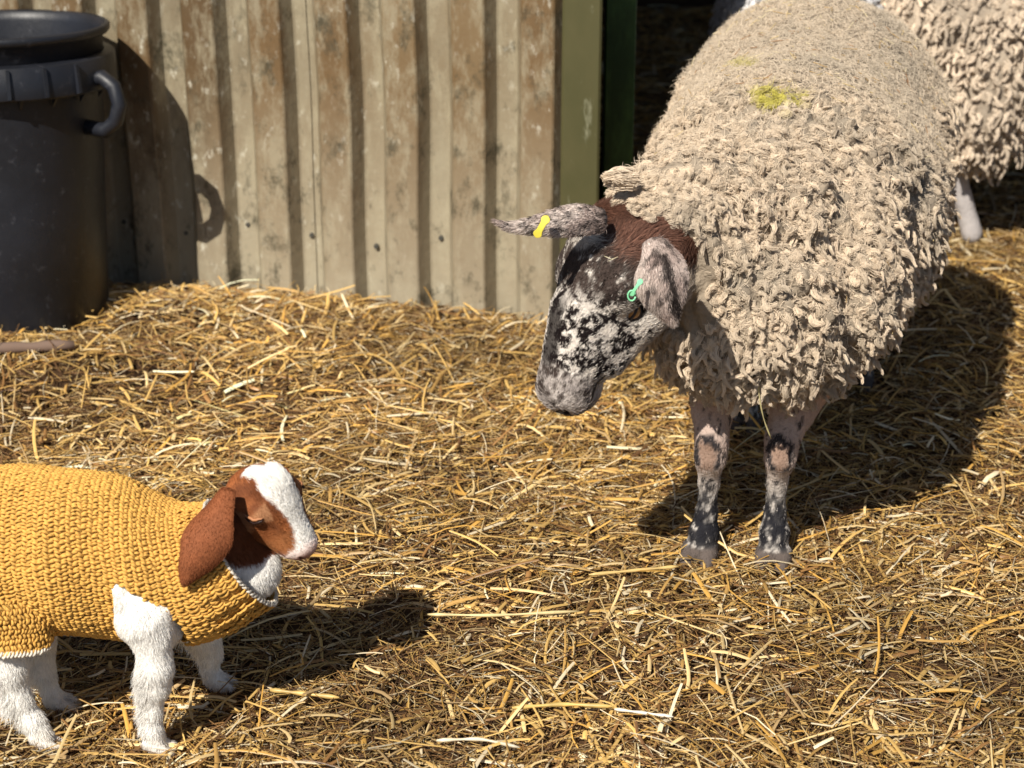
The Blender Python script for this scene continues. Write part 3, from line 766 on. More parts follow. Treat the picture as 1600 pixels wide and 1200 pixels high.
for s_ in (-1, 1):
    H.ell((s_ * 0.0655, 0.134, -0.069), (0.011, 0.016, 0.011), 0.008, sub=True)        # eye socket
    H.ell((s_ * 0.018, 0.337, -0.059), (0.008, 0.012, 0.0075), 0.005, sub=True)        # nostril
    H.cone((s_ * 0.008, 0.345, -0.087), 0.0035, (s_ * 0.044, 0.262, -0.084), 0.004, 0.005, sub=True)   # mouth line
    H.cone((s_ * 0.019, 0.332, -0.062), 0.0035, (s_ * 0.030, 0.318, -0.056), 0.003, 0.006, sub=True)
H.cone((0, 0.345, -0.068), 0.0025, (0, 0.336, -0.092), 0.0025, 0.005, sub=True)
HPl, HF = H.mesh(); HPl = smooth(HPl, HF, 1, 0.4)
if np.linalg.det(HM) < 0: HF = HF[:, ::-1].copy()
HP = hw(HPl); HN = vnormals(HP, HF)
def head_col(P):
    q = hl(P); x, y, z = q[:, 0], q[:, 1], q[:, 2]
    n1 = fbm(q, 0.0072, 61, 3); n2 = fbm(q, 0.026, 63, 3); n3 = fbm(q * np.array([1, 0.5, 1]), 0.006, 66, 2)
    white = np.array([0.70, 0.64, 0.575]); blk = np.array([0.014, 0.010, 0.010]); dk = np.array([0.060, 0.044, 0.038])
    red = np.array([0.10, 0.046, 0.030]); grey = np.array([0.42, 0.37, 0.34]); cheek = np.array([0.50, 0.42, 0.34])
    c = np.broadcast_to(white, q.shape).copy()
    # black speckle everywhere, thicker on forehead and bridge
    fore = sstep(0.175, 0.12, y + 0.25 * np.abs(x) + 0.03 * n2) * sstep(-0.085, -0.06, z)
    spk = sstep(0.05, 0.20, n1 + 0.55 * n2 + 0.12 * sstep(-0.06, -0.02, z) + 0.10 * sstep(0.04, 0.02, np.abs(z + 0.05)))
    lowj = sstep(-0.105, -0.135, z + 0.012 * n2)
    c = mixc(c, cheek, np.clip(lowj + sstep(0.10, 0.04, y) * sstep(-0.07, -0.10, z), 0, 1) * 0.9)
    c = mixc(c, blk, spk * (1 - 0.85 * lowj) * sstep(0.02, 0.10, y))
    c = mixc(c, dk, fore * sstep(-0.55, 0.05, n3 + 0.5 * n2 + 0.25))
    bridge = sstep(0.019, 0.011, np.abs(x + 0.004) + 0.006 * n2) * sstep(0.14, 0.18, y + 0.015 * n2) * sstep(-0.05, -0.035, z)
    c = mixc(c, blk, bridge * 0.92)
    pollw = np.exp(-(((x + 0.01) / 0.026) ** 2 + ((y - 0.052) / 0.026) ** 2)) * sstep(-0.05, -0.02, z); c = mixc(c, white * 0.9, sstep(0.25, 0.8, pollw + 0.3 * n3))
    poll = sstep(0.046, 0.020, y + 0.012 * n2); c = mixc(c, red, poll)
    pw2 = np.exp(-(((x - 0.002) / 0.020) ** 2 + ((y - 0.046) / 0.018) ** 2)) * (z > -0.05); c = mixc(c, white * 0.85, sstep(0.35, 0.8, pw2 + 0.25 * n3))
    rear = sstep(0.075, 0.045, y) * sstep(0.02, 0.05, x) * sstep(-0.11, -0.07, z); c = mixc(c, np.array([0.20, 0.10, 0.07]), rear * 0.8)
    mouth = np.exp(-((z + 0.0855 + 0.0) / 0.0030) ** 2) * sstep(0.262, 0.275, y); c = mixc(c, blk, sstep(0.3, 0.8, mouth))
    muz = sstep(0.262, 0.285, y + 0.01 * n2) * (1 - sstep(0.3, 0.8, mouth)); c = mixc(c, mixc(grey, dk, sstep(-0.1, 0.35, n3 + n2)), muz * 0.85)
    eye = np.exp(-(((y - 0.134) / 0.024) ** 2 + ((z + 0.071) / 0.014) ** 2)) * (np.abs(x) > 0.04); c = mixc(c, blk, sstep(0.3, 0.75, eye))
    nose = np.exp(-(((np.abs(x) - 0.018) / 0.011) ** 2 + ((y - 0.337) / 0.015) ** 2 + ((z + 0.060) / 0.012) ** 2)); c = mixc(c, blk, sstep(0.3, 0.8, nose))
    return c
def near_head(P):
    q = hl(P); return (q[:, 1] > -0.026 + 0.012 * vnoise(P, 0.02, 7) + 0.12 * np.maximum(0, -0.085 - q[:, 2])) & (np.abs(q[:, 0]) < 0.10) & (q[:, 2] > -0.20)
# one continuous hide: torso, legs, head
allP = np.concatenate([TPd, LP, HP]); allF = np.concatenate([TF, LF + len(TPd), HF + len(TPd) + len(LP)])
allC = np.concatenate([wool_col(TP, TN) * 0.42, leg_col(LP) * 0.9, np.where(near_head(HP)[:, None], head_col(HP) * 0.9, wool_col(HP, HN) * 0.6)])  # torso wool darkened under the locks, painting shade into the crevices
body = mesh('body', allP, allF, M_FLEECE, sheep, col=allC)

# fleece
NECKDIR = nrm(hw((0, 0.10, -0.08)) - sp(0.16, 0, 0.62))
def fleece(name, P, F, N, count, S, parent, colf, mfun, excl=None, lmul=1.0, rmul=1.0, mark=None, grav=1.0):
    p, n, vi = sample(P, F, N, count)
    k = p[:, 2] > 0.05
    if excl is not None: k &= ~excl(p)
    p, n = p[k], n[k]
    m = mfun(p, n); L_ = len(p)
    hang = sstep(0.50, -0.15, n[:, 2] + 0.15 * vnoise(p, 0.1, 90)) * (1 - m)          # low on the flanks the locks hang in points
    pop = (1 - m) * (1 - hang)                                                        # above they stand in blunt curly knobs
    var = 0.6 + 0.9 * rng.random(L_) ** 1.6 + 0.35 * vnoise(p, 0.09, 91)
    ln = lmul * var * (0.008 * m + pop * 0.0150 + hang * 0.0310); R0 = (0.0048 * m + pop * 0.0088 + hang * 0.0084) * (0.75 + 0.5 * rng.random(L_)) * (0.5 + 0.5 * lmul)
    g = nrm(np.array([0, 0, -1.0]) * (1 - 0.3 * m)[:, None] + rng.normal(0, 0.35, (L_, 3)) + 0.8 * np.stack([vnoise(p, 0.14, 51), vnoise(p, 0.14, 52), 0.6 * vnoise(p, 0.14, 53)], -1))
    n2_ = nrm(n + rng.normal(0, 0.22, n.shape))
    pts, rad, li = locks(p, n2_, g, ln, R0, S, bend=0.55 * m + 0.5 * pop + 0.85 * hang, curl=0.002 * m + 0.0048 * pop + 0.0058 * hang, r=0.00048 * rmul, K=9, turns=1.05,
                         taper=0.35 * m + 0.45 * pop + 0.86 * hang, frizz=0.0045 * m + 0.0024 * pop + 0.0016 * hang)
    c = colf(p, n) * (0.80 + 0.34 * rng.random((L_, 1)))
    if mark is not None: c = mark(p, c)
    cc = c[li] * (0.86 + 0.28 * rng.random((len(li), 1)))
    return hair(name, pts, rad, np.clip(cc, 0, 0.85), M_WOOL, parent)
YM = at(1212, 154, 1.0) - np.array([0, 0, CAM_H]); YM = YM / np.linalg.norm(YM)
MC = np.array([0, 0, CAM_H]) + YM * 4.25
YM2 = nrm(at(1162, 103, 1.0) - np.array([0, 0, CAM_H])); MC2 = np.array([0, 0, CAM_H]) + YM2 * 4.4
def marker(p, c):
    v_ = p - MC; v_ = v_ - (v_ @ YM)[:, None] * YM
    d_ = np.sqrt((v_[:, 0] / 0.060) ** 2 + (v_[:, 2] / 0.026) ** 2) + 0.45 * vnoise(p, 0.02, 6)
    t_ = sstep(1.05, 0.55, d_) * (p[:, 2] > 0.6)
    w_ = p - MC2; w_ = w_ - (w_ @ YM2)[:, None] * YM2
    t2 = sstep(1.1, 0.5, np.sqrt((w_[:, 0] / 0.035) ** 2 + (w_[:, 2] / 0.007) ** 2) + 0.4 * vnoise(p, 0.02, 9)) * (p[:, 2] > 0.6)
    return mixc(c, np.array([0.46, 0.42, 0.03]), np.maximum(t_ * 0.8, t2 * 0.5))
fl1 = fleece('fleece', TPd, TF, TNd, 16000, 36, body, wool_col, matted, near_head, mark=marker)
hk_ = hl(HP)[:, 1]
hsel = np.nonzero((hk_[HF] < 0.03).all(1))[0]
fleece('fleece', HP, HF[hsel], HN, 1500, 34, body, lambda p_, n_: wool_col(p_, n_), lambda p_, n_: np.zeros(len(p_)), near_head)
# fine stray fibres over the back give it its bloom
p, n, vi = sample(TPd, TF, TNd, 60000, weight=0.3 + mt)
k = ~near_head(p); p, n = p[k], n[k]
e1, e2 = tangent(n); a = rng.random((len(p), 1)) * 6.283
cb = e1 * np.cos(a) + e2 * np.sin(a)
short_fur('stray_wool', p + n * 0.006, n, cb, 0.016, 0.0004, marker(p, wool_col(p, n) * 1.05), M_WOOL, body, lift=0.5, jit=0.4, K=5)
# bits of hay worked into the felted back
p, n, vi = sample(TPd, TF, TNd, 420, weight=0.05 + mt * (TN[:, 2] > 0.3))
k = ~near_head(p); p, n = p[k], n[k]; e1, e2 = tangent(n); a = rng.random((len(p), 1)) * 6.283
cb = nrm(e1 * np.cos(a) + e2 * np.sin(a) + n * rng.normal(0, 0.15, (len(p), 1))); Lb = 0.006 + 0.030 * rng.random((len(p), 1)) ** 2.5
pts = np.stack([p + n * 0.011 + cb * Lb * t_ for t_ in (-0.5, 0.0, 0.5)], 1)
bc_ = np.array([[0.30, 0.15, 0.06], [0.55, 0.42, 0.20], [0.70, 0.60, 0.38], [0.40, 0.26, 0.10]])[rng.integers(0, 4, len(p))]
tag(hair('hay_bits', pts, np.full((len(p), 3), 0.0007), bc_, M_CHAFF, body), kind='stuff')
# the pointed tuft sticking out to the left behind the poll
tp = at(985, 283, 3.20); td = nrm(at(942, 280, 3.17) - tp)
pp_ = tp + rng.normal(0, 0.006, (14, 3)); pts, rad, li = locks(pp_, np.tile(td, (14, 1)) + rng.normal(0, .12, (14, 3)), np.array([-0.9, 0, -0.1]), np.full(14, 0.048), 0.010, 26, bend=0.3, curl=0.004, r=0.0008, K=8, turns=0.6, taper=0.75)
hair('wool_tuft', pts, rad, np.tile(WB * 1.05, (len(pts), 1)) * (0.85 + 0.3 * rng.random((len(pts), 1))), M_WOOL, body)

# head fur
p, n, vi = sample(HP, HF, HN, 52000)
q = hl(p); k = (q[:, 1] > -0.03) & near_head(p + 0.0); p, n, q = p[k], n[k], q[k]
eyez = ((np.abs(q[:, 1] - 0.134) < 0.017) & (np.abs(q[:, 2] + 0.069) < 0.010) & (np.abs(q[:, 0]) > 0.04)) | ((q[:, 1] > 0.322) & (q[:, 2] < -0.048) & (q[:, 2] > -0.07) & (rng.random(len(q)) < 0.9)) | ((np.abs(q[:, 2] + 0.0855) < 0.0035) & (q[:, 1] > 0.262))
p, n, q = p[~eyez], n[~eyez], q[~eyez]
comb = np.tile(aA, (len(p), 1)) * np.where(q[:, 1:2] > 0.06, -1.0, -0.3) + np.array([0, 0, -0.25]) * 1.0 + 0.35 * np.stack([vnoise(p, 0.04, 1), vnoise(p, 0.04, 2), vnoise(p, 0.04, 3)], -1)
ln = 0.006 + 0.007 * sstep(0.10, 0.03, q[:, 1]) + 0.007 * sstep(-0.11, -0.15, q[:, 2])
short_fur('face_fur', p, n, comb, ln, 0.00042, head_col(p + rng.normal(0, 0.0028, p.shape)) * (0.85 + 0.5 * rng.random((len(p), 1)) ** 3), M_FUR, body, lift=0.28, jit=0.2)
# leg fur
p, n, vi = sample(LP, LF, LN, 46000)
h_ = p[:, 2] - gh(p[:, 0], p[:, 1]); k = (h_ > 0.024) & (p[:, 2] < 0.52); p, n = p[k], n[k]
short_fur('leg_fur', p, n, np.tile([0, 0, -1.0], (len(p), 1)), 0.0060, 0.00042, leg_col(p + rng.normal(0, 0.0035, p.shape)), M_FUR, body, lift=0.22, jit=0.18)

# eyes
def ball(c, rx, m, name, parent, axes=None, seg=20):
    P = []; axes = np.eye(3) if axes is None else axes
    for j in range(seg // 2 + 1):
        th2 = math.pi * j / (seg // 2)
        for i in range(seg):
            ph = 6.28318 * i / seg; P.append(np.array(c) + np.array([math.sin(th2) * math.cos(ph) * rx[0], math.sin(th2) * math.sin(ph) * rx[1], math.cos(th2) * rx[2]]) @ axes)
    F = [(j * seg + i, j * seg + (i + 1) % seg, (j + 1) * seg + (i + 1) % seg, (j + 1) * seg + i) for j in range(seg // 2) for i in range(seg)]
    return mesh(name, P, F, m, parent)
mi = mat('amber_iris', (0.42, 0.22, 0.08), 0.08, 0.6)
mp2 = mat('pupil', (0.004, 0.004, 0.004), 0.05, 0.6)
for s_ in (-1, 1):
    eb = ball(hw((s_ * 0.0590, 0.134, -0.0700)), (0.0125, 0.0145, 0.0125), mi, 'eye', body, HM)
    ball(hw((s_ * 0.0682, 0.1345, -0.0690)), (0.0028, 0.0072, 0.0028), mp2, 'pupil', eb, HM)
# eyelids: soft dark rims above and below
for s_ in (-1, 1):
    for up_ in (1, -1):
        pts = [hw((s_ * (0.0685 - 0.006 * abs(math.cos(t_)) ** 2), 0.134 + 0.0165 * math.cos(t_), -0.0695 + up_ * (0.0042 if up_ > 0 else 0.0068) * math.sin(t_))) for t_ in np.linspace(0.05, 3.09, 11)]
        P, F = tube(pts, [0.0015 + 0.0019 * math.sin(t_) for t_ in np.linspace(0.05, 3.09, 11)], 8)
        mesh('eyelid', P, F, mat('eyelid_skin', (0.03, 0.022, 0.02), 0.5, 0.4) if 'eyelid_skin' not in bpy.data.materials else bpy.data.materials['eyelid_skin'], body)
# nostrils and the line of the lips
mns = mat('nostril_dark', (0.012, 0.008, 0.008), 0.35, 0.5)
def snap_h(pw, off=0.0):
    i = np.argmin(((HP - pw) ** 2).sum(1)); return HP[i] + HN[i] * off
for s_ in (-1, 1):
    ball(snap_h(hw((s_ * 0.021, 0.336, -0.057)), -0.0005), (0.0075, 0.0050, 0.0038), mns, 'nostril', body, HR, seg=14)
    pts = [snap_h(hw((s_ * a_, b_, -0.0855)), 0.0006) for a_, b_ in ((0.006, 0.345), (0.020, 0.335), (0.034, 0.318), (0.042, 0.296), (0.045, 0.272), (0.046, 0.258))]
    P, F = tube(pts, [0.0014, .0020, .0020, .0020, .0017, .0006], 7); mesh('lip_line', P, F, mns, body)
# ears
def ear_col(P):
    n1 = fbm(P, 0.009, 71, 2); c = mixc(np.array([0.52, 0.43, 0.385]), np.array([0.34, 0.26, 0.23]), sstep(-0.3, 0.4, fbm(P, 0.03, 72)))
    return mixc(c, np.array([0.03, 0.022, 0.02]), sstep(0.08, 0.26, n1 + 0.25 * fbm(P, 0.03, 74)) * 0.9)
def near_ear_col(P):
    a0 = at(1024, 385, 3.03); b0 = at(1050, 505, 3.0); ax_ = nrm(b0 - a0); v_ = P - a0; t_ = v_ @ ax_; x_ = (v_ - t_[:, None] * ax_)[:, 0]
    st_ = fbm(P * np.array([1, 1, 0.3]), 0.006, 78, 2)
    c = ear_col(P); lightc = np.array([0.56, 0.48, 0.43])
    c = mixc(c, lightc, np.clip(sstep(0.012, 0.030, -x_) + sstep(0.115, 0.135, t_), 0, 1) * 0.75)
    streak = np.exp(-((x_ - 0.010 + 0.004 * st_) / 0.008) ** 2) * sstep(0.005, 0.02, t_) * sstep(0.13, 0.11, t_)
    return mixc(c, np.array([0.018, 0.013, 0.012]), sstep(0.25, 0.6, streak + 0.35 * st_) * 0.95)
near_ear = ear('ear', [at(1022, 372, 3.06), at(1036, 396, 3.02), at(1036, 425, 2.99), at(1034, 452, 2.985), at(1040, 480, 2.99), at(1053, 507, 3.0)],
    [0.040, 0.072, 0.088, 0.086, 0.064, 0.012], E_R, E_V, 0.20, near_ear_col, body, fur=(0.008, 0.0004), fur_n=9000)
far_ear = ear('ear', [at(948, 345, 3.12), at(915, 342, 3.10), at(880, 346, 3.08), at(845, 352, 3.07), at(808, 355, 3.06), at(790, 354, 3.055), at(774, 346, 3.05)],
    [0.038, 0.056, 0.050, 0.034, 0.020, 0.014, 0.005], E_U, E_V, 0.18, lambda P: mixc(mixc(np.array([0.60, 0.52, 0.47]), np.array([0.44, 0.35, 0.31]), sstep(-0.3, 0.4, fbm(P, 0.03, 72))), np.array([0.03, 0.022, 0.02]), sstep(0.12, 0.24, fbm(P, 0.007, 71, 2)) * 0.9), body, fur=(0.008, 0.0004), fur_n=6000)
# ear tags (small folded plastic loops)
my = mat('yellow_tag', (0.62, 0.52, 0.06), 0.4, 0.5); mgt = mat('green_tag', (0.22, 0.62, 0.34), 0.35, 0.5)
def tagm(a, b, w_, m, name, parent, th=0.004, knob=0.0075):
    """dumb-bell strip between a and b"""
    d = nrm(b - a); L = np.linalg.norm(b - a); s = nrm(np.cross(d, E_V)); nn = np.cross(d, s)
    if nn @ E_V < 0: nn = -nn
    prof = []
    for t_ in np.linspace(0, 1, 17):
        e = min(t_, 1 - t_) * L
        wv = knob * math.sqrt(max(0, 1 - ((knob - e) / knob) ** 2)) if e < knob else w_ * 0.5 + (knob - w_ * 0.5) * max(0, 1 - (e - knob) / 0.006)
        prof.append((t_, max(wv, 0.001)))
    P = []
    for t_, wv in prof:
        c = a + d * L * t_ + nn * 0.004 * math.sin(t_ * math.pi)
        P += [c - s * wv - nn * th / 2, c + s * wv - nn * th / 2, c + s * wv + nn * th / 2, c - s * wv + nn * th / 2]
    F = [(k * 4 + i, k * 4 + (i + 1) % 4, k * 4 + 4 + (i + 1) % 4, k * 4 + 4 + i) for k in range(16) for i in range(4)] + [(3, 2, 1, 0), (64, 65, 66, 67)]
    o = mesh(name, P, F, m, parent, smooth_=False); md = o.modifiers.new('bevel', 'BEVEL'); md.width = 0.0008; md.segments = 2
    return o
o = tagm(at(856, 337, 3.045), at(837, 371, 3.04), 0.010, my, 'ear_tag', far_ear); o['label'] = 'yellow plastic ear tag clipped across the narrow ear'
# raised digits on the tag read as tiny strokes
g1 = tagm(at(1003, 436, 2.965), at(985, 462, 2.965), 0.005, mgt, 'ear_tag', near_ear, th=0.0025, knob=0.0048); g1['label'] = 'small green plastic ear tag hanging over the eye'
P, F = tube([at(995 + 6 * math.cos(t_) - 8, 462 + 8 * math.sin(t_), 2.962) for t_ in np.linspace(0.2, 6.1, 14)], 0.0015, 6); mesh('tag_loop', P, F, mgt, g1)

# straws caught on the sheep
def stalk(name, pts, w_, col, label, K=14):
    pts = np.array(pts, float); m = len(pts); tt = np.linspace(0, m - 1, K)
    C = np.stack([np.interp(tt, np.arange(m), pts[:, k]) for k in range(3)], -1)
    for _ in range(2): C[1:-1] = 0.25 * C[:-2] + 0.5 * C[1:-1] + 0.25 * C[2:]
    P, F = tube(C, [w_ * (0.8 + 0.25 * math.sin(k * 1.3)) * (0.6 if k in (0, K - 1) else 1) for k in range(K)], 7)
    cc = np.array(col) * (0.85 + 0.3 * vnoise(np.array(P), 0.02, 3)[:, None])
    return tag(mesh(name, P, F, M_STRAW, col=cc), label, 'straw')
stalk('straw_stalk', [at(1184, 596, 3.20), at(1187, 625, 3.20), at(1193, 655, 3.21), at(1205, 686, 3.22)], 0.0016, (0.62, 0.55, 0.28), 'thin pale straw dangling from the chest wool of the ewe between its forelegs')
def gstalk(a, b, w_, col, label, z=0.03, mid=None):
    def gp(px, py):
        r = at(px, py, 1.0) - np.array([0, 0, CAM_H]); t_ = (CAM_H - z) / -r[2]; return np.array([0, 0, CAM_H]) + r * t_
    pts = [gp(*a)] + ([gp(*mid)] if mid else []) + [gp(*b)]
    return stalk('straw_stalk', pts, w_, col, label)
for k_, (a_, b_) in enumerate((((944, 400), (958, 406)), ((950, 408), (966, 401)))):
    stalk('straw_fragment', [at(*a_, 3.078), at(*b_, 3.07)], 0.0007, (0.75, 0.68, 0.45), ('tiny pale straw fragment caught in the dark forehead hair of the ewe, lower one', 'tiny pale straw fragment caught in the dark forehead hair of the ewe, upper one')[k_], 5)
gstalk((682, 1157), (812, 1168), 0.0035, (0.78, 0.68, 0.50), 'thick whitish straw stalk lying across the bottom middle of the yard', mid=(750, 1154))
gstalk((800, 1106), (960, 1104), 0.0042, (0.72, 0.50, 0.16), 'long flat golden straw stalk in the foreground right of the kid', mid=(880, 1100))
gstalk((960, 1108), (1052, 1120), 0.0032, (0.80, 0.74, 0.62), 'short bleached white straw stalk beside the long golden one')
gstalk((422, 1078), (530, 1090), 0.0045, (0.70, 0.48, 0.16), 'broad yellow straw stalk lying in front of the kid')
gstalk((668, 960), (905, 955), 0.0034, (0.76, 0.60, 0.30), 'very long pale straw stalk just right of the kid shadow', mid=(770, 962))
gstalk((1060, 885), (920, 898), 0.0038, (0.74, 0.52, 0.2), 'golden straw stalk under the hooves on the left of the ewe')
a_ = at(77, 492, 4.45)
stalk('straw_stalk', [a_, at(78, 440, 4.46)], 0.003, (0.7, 0.55, 0.28), 'single straw stalk standing upright in front of the dustbin')


# ================================================================== KID GOAT in a crocheted jumper
kid = empty('goat_kid', (-0.66, 2.80, 0), 'brown headed kid goat with white blaze and legs wearing a mustard crocheted jumper', 'goat')
WHT = np.array([0.86, 0.84, 0.80]); BRN = np.array([0.205, 0.066, 0.025])
ST = [(-150, 880, .112, .082, 0), (-70, 868, .130, .098, 0), (40, 858, .138, .107, 0), (130, 861, .134, .108, 1), (205, 872, .130, .105, 4), (262, 886, .121, .098, 10), (312, 886, .110, .087, 19), (350, 874, .100, .075, 26), (374, 861, .097, .070, 31)]
def tube_frame(stations, Y, dv):
    """smooth path of rings: centre, up, half height, half width, per arc length"""
    C = np.array([at(s[0], s[1], Y if len(s) < 6 else s[5]) for s in stations]); q = np.array([[s[2], s[3], R(s[4])] for s in stations])
    A = np.concatenate([C, q], 1); m = len(A); out = []
    for i in range(m - 1):
        p0, p1, p2, p3 = A[max(i - 1, 0)], A[i], A[i + 1], A[min(i + 2, m - 1)]
        for t_ in np.linspace(0, 1, 12, endpoint=False):
            out.append(0.5 * ((2 * p1) + (-p0 + p2) * t_ + (2 * p0 - 5 * p1 + 4 * p2 - p3) * t_ ** 2 + (-p0 + 3 * p1 - 3 * p2 + p3) * t_ ** 3))
    out.append(A[-1]); out = np.array(out)
    s = np.concatenate([[0], np.cumsum(np.linalg.norm(np.diff(out[:, :3], axis=0), axis=1))])
    return out, s
def ring_pt(fr, s, v, u, off=0.0):
    """point at arc length v and angle u; fold relief of the cloth included"""
    A = np.stack([np.interp(v, s, fr[:, k]) for k in range(6)], -1)
    U = np.stack([-np.sin(A[..., 5]), 0 * A[..., 5], np.cos(A[..., 5])], -1)
    a, b = A[..., 3] + off, A[..., 4] + off
    fold = 0.0065 * np.sin(v * 48 + 1.5 * np.sin(u * 1.3)) * sstep(0.2, 1.0, np.sin(u)) * sstep(0.50, 0.38, v) + 0.0035 * np.sin(v * 21 + u * 2.0)
    bag = 0.010 * np.maximum(0, -np.cos(u)) ** 3
    a2 = a + fold + bag; b2 = b + fold
    cu, su = np.cos(u), np.sin(u)
    P = A[..., :3] + U * (a2 * cu)[..., None] + np.array([0, -1.0, 0]) * (b2 * su)[..., None]
    return P
YC, YCR = np.array([0.60, 0.335, 0.080]), np.array([0.62, 0.57, 0.49])
def ptin(px, pz, poly):
    ins = np.zeros(px.shape, bool); n_ = len(poly)
    for i in range(n_):
        x1, z1 = poly[i]; x2, z2 = poly[(i + 1) % n_]
        c = ((z1 > pz) != (z2 > pz)) & (px < (x2 - x1) * (pz - z1) / (z2 - z1 + 1e-12) + x1); ins ^= c
    return ins
HOLE = [tuple(at(px_, py_, 2.70)[[0, 2]]) for px_, py_ in ((181, 908), (230, 938), (262, 965), (284, 985), (290, 1060), (205, 1060), (194, 985), (188, 945))]
def in_hole(P): return ptin(P[..., 0], P[..., 2], HOLE) & (P[..., 1] < 2.79)
def knit(name, stations, Y, parent, sp_v=0.0086, sp_u=0.0092, r=0.0021, hole=True, v1=None, trims=(), rib_from=None, v_start=0.0):
    fr, s = tube_frame(stations, Y, 0); Ltot = s[-1]
    # cloth under the stitches
    nv = int(Ltot / 0.006); nu = 150
    V, U_ = np.meshgrid(np.linspace(v_start, Ltot, nv), np.linspace(0, 2 * math.pi, nu, endpoint=False), indexing='ij')
    P = ring_pt(fr, s, V, U_, -0.0015); Pi = ring_pt(fr, s, V, U_, -0.0045)
    n_ = nv * nu; i_, j_ = np.meshgrid(np.arange(nv - 1), np.arange(nu), indexing='ij'); jn = (j_ + 1) % nu
    F = np.stack([i_ * nu + j_, i_ * nu + jn, (i_ + 1) * nu + jn, (i_ + 1) * nu + j_], -1).reshape(-1, 4)
    Pf = P.reshape(-1, 3)
    if hole: F = F[~in_hole(Pf[F].mean(1))]
    last = np.arange(nu); lastn = (last + 1) % nu; e = (nv - 1) * nu
    F2 = F[:, ::-1] + n_; lip = np.stack([e + last, e + lastn, n_ + e + lastn, n_ + e + last], -1)
    cloth = mesh(name, np.concatenate([Pf, Pi.reshape(-1, 3)]), np.concatenate([F, F2, lip]), M_YARN, parent, col=np.tile(YC * 0.62, (2 * n_, 1)))  # same yarn darkened: shade between the stitches put into the colour
    # stitches: pairs of short fat yarn lumps laid as slanting vees, row after row
    rows = []; vv = v_start
    ri = 0; recs = []
    while vv < Ltot - 0.002:
        a = float(np.interp(vv, s, fr[:, 3])); b = float(np.interp(vv, s, fr[:, 4])); cir = math.pi * (3 * (a + b) - math.sqrt((3 * a + b) * (a + 3 * b)))
        m = int(cir / sp_u); uu = (np.arange(m) + 0.5 * (ri % 2) + rng.normal(0, 0.13, m)) / m * 2 * math.pi
        recs.append(np.stack([np.full(m, vv), uu, np.full(m, 2 * math.pi / m), np.full(m, ri % 2)], -1)); vv += sp_v; ri += 1
    q = np.concatenate(recs); 
    Nst = len(q); Kt = 7; seg = 6; t_ = np.linspace(0, 1, Kt)
    allP = []; cols = []
    for kind in (0, 1):
        du = q[:, 2]; sg = np.where(kind == 0, 1.0, -1.0)
        lim = rib_from is not None and True
        v0 = q[:, 0]; u0 = q[:, 1]
        jit = rng.normal(0, 0.0009, Nst) + 0.003 * vnoise(np.stack([v0 * 1.0, np.sin(u0) * 0.12, np.cos(u0) * 0.12], -1), 0.05, 8); alt = np.where(q[:, 3] > 0, 1.0, -1.0); hz_ = rng.normal(0, 0.0006, Nst)
        ctr = np.empty((Nst, Kt, 3))
        for k in range(Kt):
            x = t_[k]
            vq = v0 + jit + (x - 0.5) * sp_v * 1.15 * 1.0
            uq = u0 + du * (sg * 0.25 + alt * (0.34 - 0.62 * x) * (1.0 if kind == 0 else 0.35) + 0.08 * sg * math.sin(x * 3.14))
            lift_ = 0.0026 * math.sin(math.pi * min(1, x * 1.05)) - 0.0012 + (0.0010 if kind else 0) + hz_
            if rib_from is not None: lift_ = lift_ + 0.0034 * sstep(rib_from, rib_from + 0.02, vq) * np.cos(u0 * 22)
            ctr[:, k] = ring_pt(fr, s, vq, uq, lift_)
        keep = np.ones(Nst, bool)
        if hole: keep = ~in_hole(ctr[:, 3])
        ctr = ctr[keep]; d = nrm(np.gradient(ctr, axis=1)); mid = np.stack([np.interp(v0[keep], s, fr[:, k]) for k in range(3)], -1)
        nn = nrm(ctr - mid[:, None]); sd_ = nrm(np.cross(d, nn)); nn = np.cross(sd_, d)
        rr_ = r * (0.55 + 0.5 * np.sin(np.pi * np.clip(t_, 0.06, 0.94)))[None, :, None] * (0.9 + 0.25 * rng.random((len(ctr), 1, 1)))
        for g in range(seg):
            an = 2 * math.pi * g / seg
            allP.append(None)
        Pq = np.stack([ctr + rr_ * (math.cos(2 * math.pi * g / seg) * sd_ * 1.15 + math.sin(2 * math.pi * g / seg) * nn * 0.9) for g in range(seg)], 2)
        cols.append((Pq.reshape(-1, 3), len(ctr)))
    Pn = np.concatenate([c[0] for c in cols]); M_ = sum(c[1] for c in cols)
    base = (np.arange(M_) * Kt * seg)[:, None, None]; kk = (np.arange(Kt - 1) * seg)[None, :, None]; gg = np.arange(seg)[None, None, :]; g2 = (gg + 1) % seg
    Fn = np.stack([base + kk + gg, base + kk + g2, base + kk + seg + g2, base + kk + seg + gg], -1).reshape(-1, 4)
    tint = np.repeat(YC * (0.86 + 0.28 * rng.random((M_, 1))), Kt * seg, 0)
    so_ = mesh('crochet_stitches', Pn, Fn, M_YARN, cloth, col=tint); tag(so_, kind='stuff')
